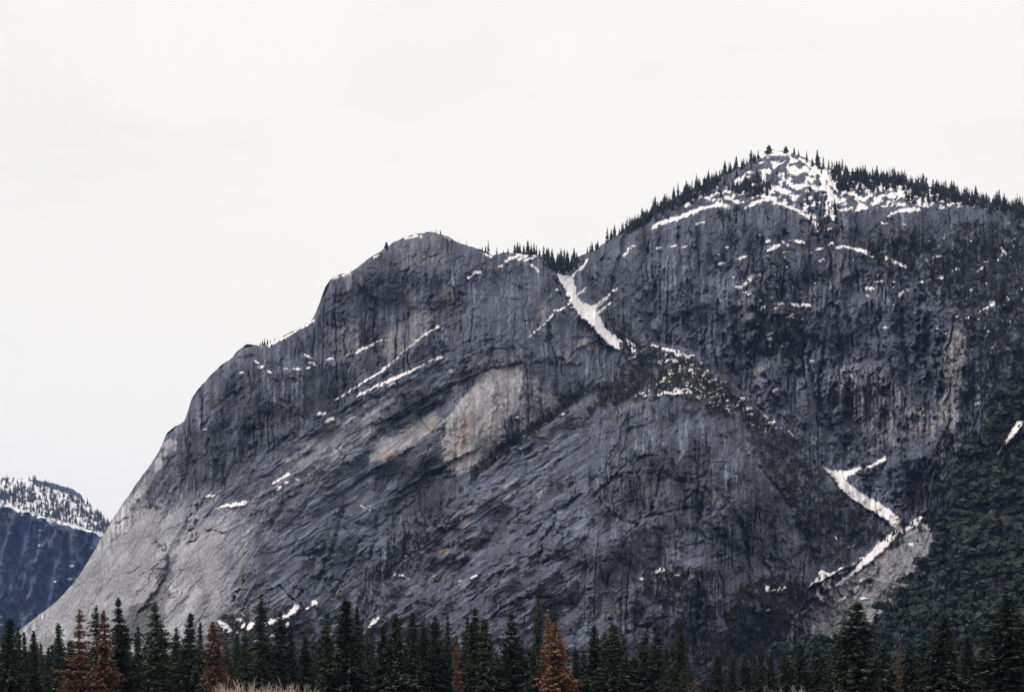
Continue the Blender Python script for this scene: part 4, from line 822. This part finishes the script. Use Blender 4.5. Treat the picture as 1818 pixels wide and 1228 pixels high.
ridge_tree(774,414,9,'left one of two tiny conifers on top of the lower summit',None); ridge_tree(782,417,9,'right one of two tiny conifers on top of the lower summit',None)
ridge_tree(1346,281,15,'single slim conifer left of the round pines on the highest summit',None,MINI[1])
ridge_tree(1410,275,14,'single slim conifer right of the round pines on the highest summit',None,MINI[0]); ridge_tree(1418,277,11,'second small conifer right of the round pines on the highest summit',None,MINI[1])
ridge_tree(1106,590,38,'tall dark conifer standing right of the snow gully',None,MINI[1],'gully_conifer'); ridge_tree(1076,583,20,'smaller dark conifer standing at the right edge of the snow gully',None,MINI[1],'gully_conifer')
ridge_tree(871,812,24,'dark conifer before the foot of the pale rock face',None,MINI[0],'ledge_conifer'); ridge_tree(1012,708,30,'tall dark conifer on the green ledge right of the streaked cliff',None,MINI[1],'ledge_conifer')
ridge_tree(815,433,8,'thin tiny snag left of a similar one, right slope of the lower summit',None,MINI[5]); ridge_tree(828,437,11,'thin tiny snag right of a similar one, right slope of the lower summit',None,MINI[5])
G1 = ('small conifer on the snowy notch in the steep left skyline', 'small conifers on the notch of the left skyline')
for px_, h in [(462,8),(466,11),(470,13),(475,10),(480,8),(488,6)]: ridge_tree(px_, skyline(px_) + 1, h, *G1)
G2 = ('thin conifer on the knoll right of the lower summit', 'thin conifers on the knoll right of the lower summit')
for px_, h in [(856,9),(862,13),(882,16),(894,8),(902,10),(914,17),(919,21),(923,19),(930,16),(937,26),(943,18),(948,22),(952,20),(958,14),(965,24),(970,14)]: ridge_tree(px_, skyline(px_) + 2, h, *G2, me=rr.choice(MINI[:6]))
G3 = ('dark conifer packed in the saddle above the snow gully', 'conifers packed in the saddle above the snow gully')
for k in range(44):
    px_ = rr.uniform(968, 1026); ridge_tree(px_, skyline(px_) + rr.uniform(0, 13), rr.uniform(20, 38) * (1 - 0.3 * abs(px_ - 996) / 30), *G3)
G4 = ('conifer on the rising skyline between the saddle and the highest summit', 'conifers along the rising skyline')
pxs = 1024.0
while pxs < 1345:
    ridge_tree(pxs, skyline(pxs) + rr.uniform(0, 4), rr.uniform(9, 17) + 13 * rr.random() ** 2, *G4); pxs += rr.choice((2.2, 3, 4, 6, 11)) * rr.uniform(.8, 1.3) * (1 if pxs > 1090 else 1.5)
G5 = ('conifer on the snowy upper slope left of the highest summit', 'conifers on the snow slope left of the highest summit')
for k in range(44):
    px_ = rr.uniform(1105, 1345); ridge_tree(px_, skyline(px_) + rr.uniform(6, 44) * min(1, (px_ - 1080) / 120), rr.uniform(12, 24), *G5)
G6 = ('conifer of the dense row on the skyline right of the highest summit', 'conifers along the skyline right of the highest summit')
pxs = 1432.0
while pxs < 1835:
    ridge_tree(pxs, skyline(pxs) + rr.uniform(0, 14), rr.uniform(11, 20) + 13 * rr.random() ** 2, *G6); pxs += rr.choice((2.0, 2.5, 3.5, 5, 9)) * rr.uniform(.8, 1.2)
# the close forest behind that row and on the cliff ledges: one mass
def merge(templates, items, mats, name, label, cat):
    Vs, Fs, Ts, Ms = [], [], [], []; off = 0
    for (p, h, wsc, rot, k, tsh) in items:
        V, Fc, tu, nc = templates[k]; c, s = math.cos(rot), math.sin(rot)
        W = np.empty_like(V); W[:, 0] = (V[:, 0] * c - V[:, 1] * s) * h * wsc + p[0]; W[:, 1] = (V[:, 0] * s + V[:, 1] * c) * h * wsc + p[1]; W[:, 2] = V[:, 2] * h + p[2] - 0.04 * h
        Vs.append(W); Fs.append(Fc + off); Ts.append(np.clip(tu + tsh, 0, 1)); Ms.append(np.r_[np.zeros(nc), np.ones(len(Fc) - nc)]); off += len(V)
    me = mesh_np(name, np.concatenate(Vs), np.concatenate(Fs), mats, {'tuft': np.concatenate(Ts)}, fmat=np.concatenate(Ms))
    return tag(link(name, me), label, cat, kind='stuff')
MT = [mini_conifer(300 + s, **kw) for s, kw in enumerate([dict(whorls=9, per=5), dict(R=0.14, whorls=9, per=5), dict(R=0.20, sparse=0.1, whorls=9, per=5)])]
def polypts(n, pts, r):
    xs = [p[0] for p in pts]; ys2 = [p[1] for p in pts]; out = []
    while len(out) < n:
        x, y = r.uniform(min(xs), max(xs)), r.uniform(min(ys2), max(ys2)); c = False
        for i in range(len(pts)):
            (x0, y0), (x1, y1) = pts[i], pts[(i + 1) % len(pts)]
            if (y0 > y) != (y1 > y) and x < (x1 - x0) * (y - y0) / (y1 - y0) + x0: c = not c
        if c: out.append((x, y))
    return out
items = []
def add_items(n, pts, hmin, hmax, wide=1.0):
    for x, y in polypts(n, pts, rr):
        y = max(y, skyline(x) + 1); p, i0, j0 = surf(x, y)
        items.append((p, rr.uniform(hmin, hmax) / F * p.y, wide * rr.uniform(.85, 1.2), rr.uniform(0, 6.28), rr.randrange(3), rr.uniform(-.2, .2)))
add_items(130, [(1470,305),(1560,318),(1620,322),(1560,345),(1490,340)], 13, 25); add_items(190, [(1560,316),(1818,366),(1910,385),(2060,440),(2060,460),(1700,362),(1600,345)], 14, 26)
add_items(70, [(1600,325),(1700,348),(1720,362),(1610,365)], 12, 23); add_items(120, [(1090,420),(1180,366),(1280,318),(1260,345),(1180,378),(1110,418)], 12, 22)
add_items(70, [(1290,335),(1350,320),(1380,345),(1330,355)], 13, 20); add_items(60, [(1430,330),(1480,360),(1500,420),(1440,420)], 10, 18); add_items(70, [(1540,425),(1640,440),(1620,480),(1540,470)], 12, 20)
add_items(560, [(1640,470),(1740,400),(1900,400),(2050,460),(2050,640),(1900,690),(1760,740),(1728,600)], 10, 18); add_items(110, [(1340,560),(1430,560),(1420,640),(1360,640)], 8, 15); add_items(60, [(1270,375),(1330,372),(1320,450),(1285,440)], 8, 14)
add_items(130, [(1060,690),(1160,630),(1250,650),(1320,720),(1220,700),(1100,720)], 7, 14); add_items(150, [(1300,700),(1420,790),(1550,930),(1460,990),(1380,860)], 8, 16); add_items(70, [(640,1040),(760,900),(795,900),(720,1020)], 8, 14)
add_items(60, [(840,840),(900,786),(1000,716),(1040,700),(960,765),(880,818)], 8, 18); add_items(60, [(1140,1040),(1180,1005),(1250,1010),(1265,1090),(1210,1080)], 9, 16); add_items(110, [(1310,1040),(1430,1040),(1400,1130),(1300,1170)], 10, 20); add_items(260, [(1560,960),(1640,880),(1680,780),(1690,640),(1740,560),(1780,600),(1760,760),(1660,940),(1600,1000)], 9, 18); add_items(200, [(1180,1150),(1300,1100),(1420,1120),(1420,1210),(1180,1220)], 12, 26); add_items(40, [(1085,585),(1125,605),(1150,640),(1110,640)], 9, 16)
merge(MT, items, [M_RIDGE, M_BARK], 'cliff_forest', 'dark small conifers massed on the ledges and behind the skyline', 'forest')

# loose boulders of the scree
def boulder(seed):
    rng = np.random.default_rng(seed); v = []
    n = 6
    for lat, r in ((-0.4, 0.75), (0.1, 1.0), (0.55, 0.6)):
        for k in range(n): a = 6.283 * k / n; q_ = r * rng.uniform(0.7, 1.25); v.append((q_ * math.cos(a), q_ * math.sin(a), lat * rng.uniform(.8, 1.3)))
    v.append((0, 0, 0.75)); f = []
    for l in range(2):
        for k in range(n): f.append((l * n + k, l * n + (k + 1) % n, (l + 1) * n + (k + 1) % n, (l + 1) * n + k))
    for k in range(n): f.append((2 * n + k, 2 * n + (k + 1) % n, 3 * n, 3 * n))
    return np.array(v), np.array(f)
BT = [boulder(s) for s in range(5)]; Vs = []; Fq = []; Ft = []; Tn = []; off = 0
for x, y in polypts(3000, [(1405,1140),(1435,1085),(1510,1020),(1590,952),(1636,925),(1655,975),(1608,1055),(1550,1110),(1480,1145),(1395,1170)], rr):
    p, i0, j0 = surf(x, y)
    if S[i0, j0] > 0.3: continue
    v, f = BT[rr.randrange(5)]; h = (0.6 + 1.6 * rr.random() ** 3) / F * p.y; a = rr.uniform(0, 6.28)
    W_ = np.stack([(v[:, 0] * math.cos(a) - v[:, 1] * math.sin(a)) * h + p.x, (v[:, 0] * math.sin(a) + v[:, 1] * math.cos(a)) * h + p.y, v[:, 2] * h * 0.8 + p.z], -1)
    Vs.append(W_); Fq.append(f[:12] + off); Ft.append(f[12:, :3] + off); off += len(v); g = rr.uniform(0.16, 0.50); Tn.append(np.tile([g, g * 0.95, g * 0.96, 1], (len(v), 1)))
tag(link('scree', mesh_np('scree', np.concatenate(Vs), [np.concatenate(Fq), np.concatenate(Ft)], M_ROCK, {'tone': np.concatenate(Tn), 'snow': np.full(off, -8.0)})), 'pale grey boulders of the scree below the lower snow gully', 'scree', kind='stuff')

# forest of oaks and firs on the near right slope
OT = [round_tree(400 + s, 0.85, 110) for s in range(4)] + [mini_conifer(410 + s, R=0.2, whorls=11, per=6) for s in range(2)]
items = []
_fx, _fy = np.meshgrid(np.arange(1370, 1910, 4.0), np.arange(470, 1300, 4.0), indexing='ij'); _fn = fbm(_fx / 70, _fy / 60, 3, 190, 0.6)
def FN(x, y): return float(_fn[int(np.clip((x - 1370) / 4, 0, _fn.shape[0] - 1)), int(np.clip((y - 470) / 4, 0, _fn.shape[1] - 1))])
for x, y in polypts(3300, [(1380,1150),(1450,1105),(1540,1050),(1600,980),(1640,900),(1670,800),(1700,700),(1818,560),(1900,480),(2150,560),(2150,1290),(1380,1290)], rr):
    p, i0, j0 = surf(x, y)
    if talus[i0, j0] > 0.4 or S[i0, j0] > -0.5 or inD[i0, j0] < 0.5: continue
    fir = rr.random() < 0.34
    i1 = min(max(j0 + 9, 0), NR - 1)
    if talus[i0, i1] > 0.4: continue
    ln = FN(x, y)
    if ln < -0.42: continue
    h = ((rr.uniform(14, 30) + 22 * rr.random() ** 4) if fir else rr.uniform(15, 34)) / F * p.y
    items.append((p, h * (1.15 if ln > 0.2 else 1), rr.uniform(1.0, 1.5) if not fir else 1.0, rr.uniform(0, 6.28), 4 + rr.randrange(2) if fir else rr.randrange(4), 0.5 * ln + rr.uniform(-.2, .2)))
merge(OT, items, [M_OAK, M_BARK], 'slope_forest', 'dark green oaks and firs massed on the steep slope at the right', 'forest')
# scrub tufts wherever the rock carries growth
items = []
W = np.where((vegm > 0.35) & (snowy < 0.3) & (inD < 0.5), vegm * dpy[:, None], 0).ravel(); W /= W.sum()
idx = RNG.choice(len(W), 9000, p=W)
ST_ = [round_tree(420 + s, 0.9, 16) for s in range(4)]
for k in idx:
    i0, j0 = divmod(int(k), NR); p = (XW[i0, j0], YD[i0, j0], ZW[i0, j0] )
    h = rr.uniform(3, 9) / F * p[1]
    items.append((p, h, rr.uniform(1.0, 1.6), rr.uniform(0, 6.28), rr.randrange(4), rr.uniform(-.25, .25)))
merge(ST_, items, [M_SCRUB, M_BARK], 'scrub', 'dark scrub clinging to the ledges and cracks of the cliffs', 'scrub')

# ------------------------------------------------------------------ far blue mountain on the left
FSK = [(-160,862),(-60,845),(0,848),(20,846),(45,850),(66,852),(90,856),(110,862),(130,868),(142,876),(148,886),(160,894),(168,905),(180,913),(192,926),(215,952),(260,1010),(320,1080)]
fx_, fy_ = np.array(FSK, float).T
NCf, NRf = 330, 300
fcx = np.linspace(-160, 320, NCf); fsil = np.interp(fcx, fx_, fy_) + 1.5 * fbm(fcx / 7, fcx * 0 + 1, 3, 140)
FX = np.repeat(fcx[:, None], NRf, 1); FYp = 1312 + (fsil[:, None] - 1312) * np.linspace(0, 1, NRf)[None, :]
rim = np.interp(FX, [-160, 0, 40, 90, 130, 165, 220], [895, 898, 908, 924, 936, 946, 962]) + 3 * fbm(FX / 20, FX * 0, 2, 144)
above = sstep(-7, 5, rim - FYp + 5 * fbm(FX / 12, FYp / 9, 3, 145))
FD = 5600 + (1312 - FYp) * 0.9 + 520 * np.clip((rim - FYp) / 50, 0, 1.2)
ridg = ridged(FX / 40 + 0.1 * FYp / 40, FYp / 130, 3, 146); FD -= 150 * (ridg - 0.5) * (1 - above); FD += 45 * fbm(FX / 12, FYp / 16, 4, 148, 0.6)
FD += 90 * np.exp(-(FYp - fsil[:, None]) / 6)
FS = np.full(FX.shape, -5.0)
FS = np.maximum(FS, np.where(above > 0.5, 1.4 + 6.5 * fbm(FX / 6, FYp / 9, 4, 150, 0.6), -5))
FS = np.where((FYp - fsil[:, None] < 9 + 3 * fbm(FX / 8, FYp / 6, 2, 151)) & (FX > 62) & (FX < 150), -3 + 3 * fbm(FX / 9, FYp / 3, 2, 152), FS)
FS = np.maximum(FS, 0.8 - np.abs(FYp - rim + 3) + 5.5 * fbm(FX / 9, FYp / 6, 4, 153, 0.6))
for x, y, a in [(72,968,6),(127,1004,5),(123,1027,5),(98,1032,3),(1,1095,4),(40,914,4),(8,911,4),(20,945,2),(70,940,2.5),(2,1108,3),(108,914,3),(162,972,2)]:
    FS = np.maximum(FS, (a * 0.6 - np.hypot((FX - x) * 0.6, (FYp - y) * 1.3)) * 1.2 + 0.8 * fbm(FX / 3, FYp / 3, 2, 155))
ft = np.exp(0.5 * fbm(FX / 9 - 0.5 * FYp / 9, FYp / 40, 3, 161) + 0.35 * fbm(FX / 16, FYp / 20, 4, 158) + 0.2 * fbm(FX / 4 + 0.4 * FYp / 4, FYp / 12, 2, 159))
ftone = np.array([0.072, 0.096, 0.155])[None, None] * ft[..., None]  # blue of the distant haze worked into the rock colour
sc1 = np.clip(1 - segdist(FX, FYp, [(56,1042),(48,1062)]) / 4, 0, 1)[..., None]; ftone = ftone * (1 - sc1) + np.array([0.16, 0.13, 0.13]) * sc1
FXW = (FX - CX) / F * FD; FZW = (HY - FYp) / F * FD + CAMZ
kb2 = np.arange(1, 9) / 8
bx = (FX[:, :1] - CX) / F * (FD[:, -1:] + 1200 * kb2[None]); by = FD[:, -1:] + 1200 * kb2[None]; bz = np.maximum(FZW[:, -1:], 5) * (1 - kb2[None] ** 1.6) - 10 * kb2[None]
VX = np.stack([np.concatenate([FXW, bx], 1), np.concatenate([FD, by], 1), np.concatenate([FZW, bz], 1)], -1)
NTf = NRf + 8
ii, jj = np.meshgrid(np.arange(NCf - 1), np.arange(NTf - 1), indexing='ij'); q = (ii * NTf + jj).ravel()
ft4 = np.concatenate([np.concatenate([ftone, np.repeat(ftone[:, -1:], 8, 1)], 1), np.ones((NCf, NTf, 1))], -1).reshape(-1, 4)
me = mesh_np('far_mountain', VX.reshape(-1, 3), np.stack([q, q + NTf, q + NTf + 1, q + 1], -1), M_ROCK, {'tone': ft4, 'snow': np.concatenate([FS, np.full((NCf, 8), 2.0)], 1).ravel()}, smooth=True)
tag(link('far_mountain', me), 'distant blue hazy mountain with a snow covered rim behind the pale slab', 'mountain', kind='structure')
items = []
for _ in range(520):
    x = rr.uniform(-60, 200); i0 = int(np.clip((x + 160) / 480 * (NCf - 1), 0, NCf - 1)); s0 = fsil[i0]; r0 = np.interp(x, [-160, 0, 40, 90, 130, 165, 220], [895, 898, 908, 924, 936, 946, 962])
    if r0 - s0 < 6: continue
    y = s0 + 1 + (r0 - s0 - 6) * rr.random() ** (0.8)
    if x < 60 and rr.random() < 0.5: y = rr.uniform(872, 893)
    j0 = int(np.clip((y - 1312) / (s0 - 1312) * (NRf - 1), 0, NRf - 1))
    items.append(((FXW[i0, j0], FD[i0, j0], FZW[i0, j0]), rr.uniform(7, 15) / F * FD[i0, j0], rr.uniform(.9, 1.4), rr.uniform(0, 6.28), rr.randrange(3), rr.uniform(-.2, .2)))
merge(MT, items, [M_RIDGE, M_BARK], 'far_forest', 'dark conifers massed on the snowy rim of the distant mountain', 'forest')

# ------------------------------------------------------------------ ground
gv = [(-7200, -400, 0), (7200, -400, 0), (7200, 8600, 0), (-7200, 8600, 0)]
tag(link('ground', mesh_np('ground', np.array(gv), np.array([[0, 1, 2, 3]]), M_GROUND)), 'flat brown valley meadow in front of the mountain', 'ground', kind='structure')

# ------------------------------------------------------------------ air
hm = bpy.data.materials.new('thin_blue_haze'); hm.use_nodes = True; nt = hm.node_tree
for n in list(nt.nodes):
    if n.type != 'OUTPUT_MATERIAL': nt.nodes.remove(n)
pv = nt.nodes.new('ShaderNodeVolumePrincipled'); pv.inputs['Color'].default_value = (0.30, 0.48, 0.98, 1); pv.inputs['Density'].default_value = 2.4e-5; pv.inputs['Anisotropy'].default_value = 0.1
nt.links.new(pv.outputs['Volume'], [n for n in nt.nodes if n.type == 'OUTPUT_MATERIAL'][0].inputs['Volume'])
X0, X1, YA0, YA1, Z0, Z1 = -7400, 7400, -500, 8800, -14, 1480
hv = np.array([(x, y, z) for z in (Z0, Z1) for y in (YA0, YA1) for x in (X0, X1)])
hf = np.array([(0, 2, 3, 1), (4, 5, 7, 6), (0, 1, 5, 4), (2, 6, 7, 3), (0, 4, 6, 2), (1, 3, 7, 5)])
tag(link('haze', mesh_np('haze', hv, hf, hm)), 'thin bluish air between the meadow and the far mountain', 'haze', kind='stuff')

# ------------------------------------------------------------------ sky and sun
SUN_EL, SUN_AZ = math.radians(44), math.radians(-104)      # azimuth from +Y towards +X: high, over the viewer's left shoulder
w = bpy.data.worlds.new('World'); scene.world = w; w.use_nodes = True; nt = w.node_tree
bg = nt.nodes['Background']; bg.inputs['Strength'].default_value = 0.1
sky = nt.nodes.new('ShaderNodeTexSky'); sky.sky_type = 'NISHITA'; sky.sun_disc = False; sky.sun_elevation = SUN_EL; sky.sun_rotation = SUN_AZ
tc = nt.nodes.new('ShaderNodeTexCoord'); mp = nt.nodes.new('ShaderNodeMapping'); mp.inputs['Scale'].default_value = (1.5, 1.5, 5.5); mp.inputs['Rotation'].default_value = (0.0, 0.14, 0.0)
nz = nt.nodes.new('ShaderNodeTexNoise'); nz.inputs['Scale'].default_value = 2.2; nz.inputs['Detail'].default_value = 7; nz.inputs['Roughness'].default_value = 0.58; nz.inputs['Distortion'].default_value = 0.4
nt.links.new(tc.outputs['Generated'], mp.inputs['Vector']); nt.links.new(mp.outputs['Vector'], nz.inputs['Vector'])
cr = nt.nodes.new('ShaderNodeValToRGB'); cr.color_ramp.elements[0].position = 0.22; cr.color_ramp.elements[1].position = 0.52
cr.color_ramp.elements[0].color = (0.955, 0.932, 0.895, 1); cr.color_ramp.elements[1].color = (1.045, 1.012, 0.962, 1)
nt.links.new(nz.outputs['Fac'], cr.inputs['Fac'])
sc_ = nt.nodes.new('ShaderNodeVectorMath'); sc_.operation = 'SCALE'; sc_.inputs['Scale'].default_value = 10.0
nt.links.new(cr.outputs['Color'], sc_.inputs[0])
mx = nt.nodes.new('ShaderNodeMix'); mx.data_type = 'RGBA'; mx.inputs['Factor'].default_value = 0.97
nt.links.new(sky.outputs['Color'], mx.inputs[6]); nt.links.new(sc_.outputs[0], mx.inputs[7]); nt.links.new(mx.outputs[2], bg.inputs['Color'])
sd = bpy.data.lights.new('sun', 'SUN'); sd.energy = 1.5; sd.angle = math.radians(11); sd.color = (1.0, 0.965, 0.92)
so = bpy.data.objects.new('sun', sd); COL.objects.link(so)
dv = Vector((math.sin(SUN_AZ) * math.cos(SUN_EL), math.cos(SUN_AZ) * math.cos(SUN_EL), math.sin(SUN_EL)))
so.rotation_euler = dv.to_track_quat('Z', 'Y').to_euler()

# ------------------------------------------------------------------ camera
cd = bpy.data.cameras.new('camera'); cam = bpy.data.objects.new('camera', cd); COL.objects.link(cam)
cam.location = (0, 0, CAMZ); cam.rotation_euler = (math.pi / 2, 0, 0)
cd.sensor_width = 36; cd.lens = 36 * F / 1818; cd.shift_y = (HY - 614) / 1818; cd.clip_start = 0.5; cd.clip_end = 20000
scene.camera = cam
scene.view_settings.view_transform = 'Standard'; scene.view_settings.look = 'None'; scene.view_settings.exposure = 0; scene.view_settings.gamma = 1
scene.cycles.volume_bounces = 0; scene.cycles.max_bounces = 6; scene.cycles.diffuse_bounces = 3
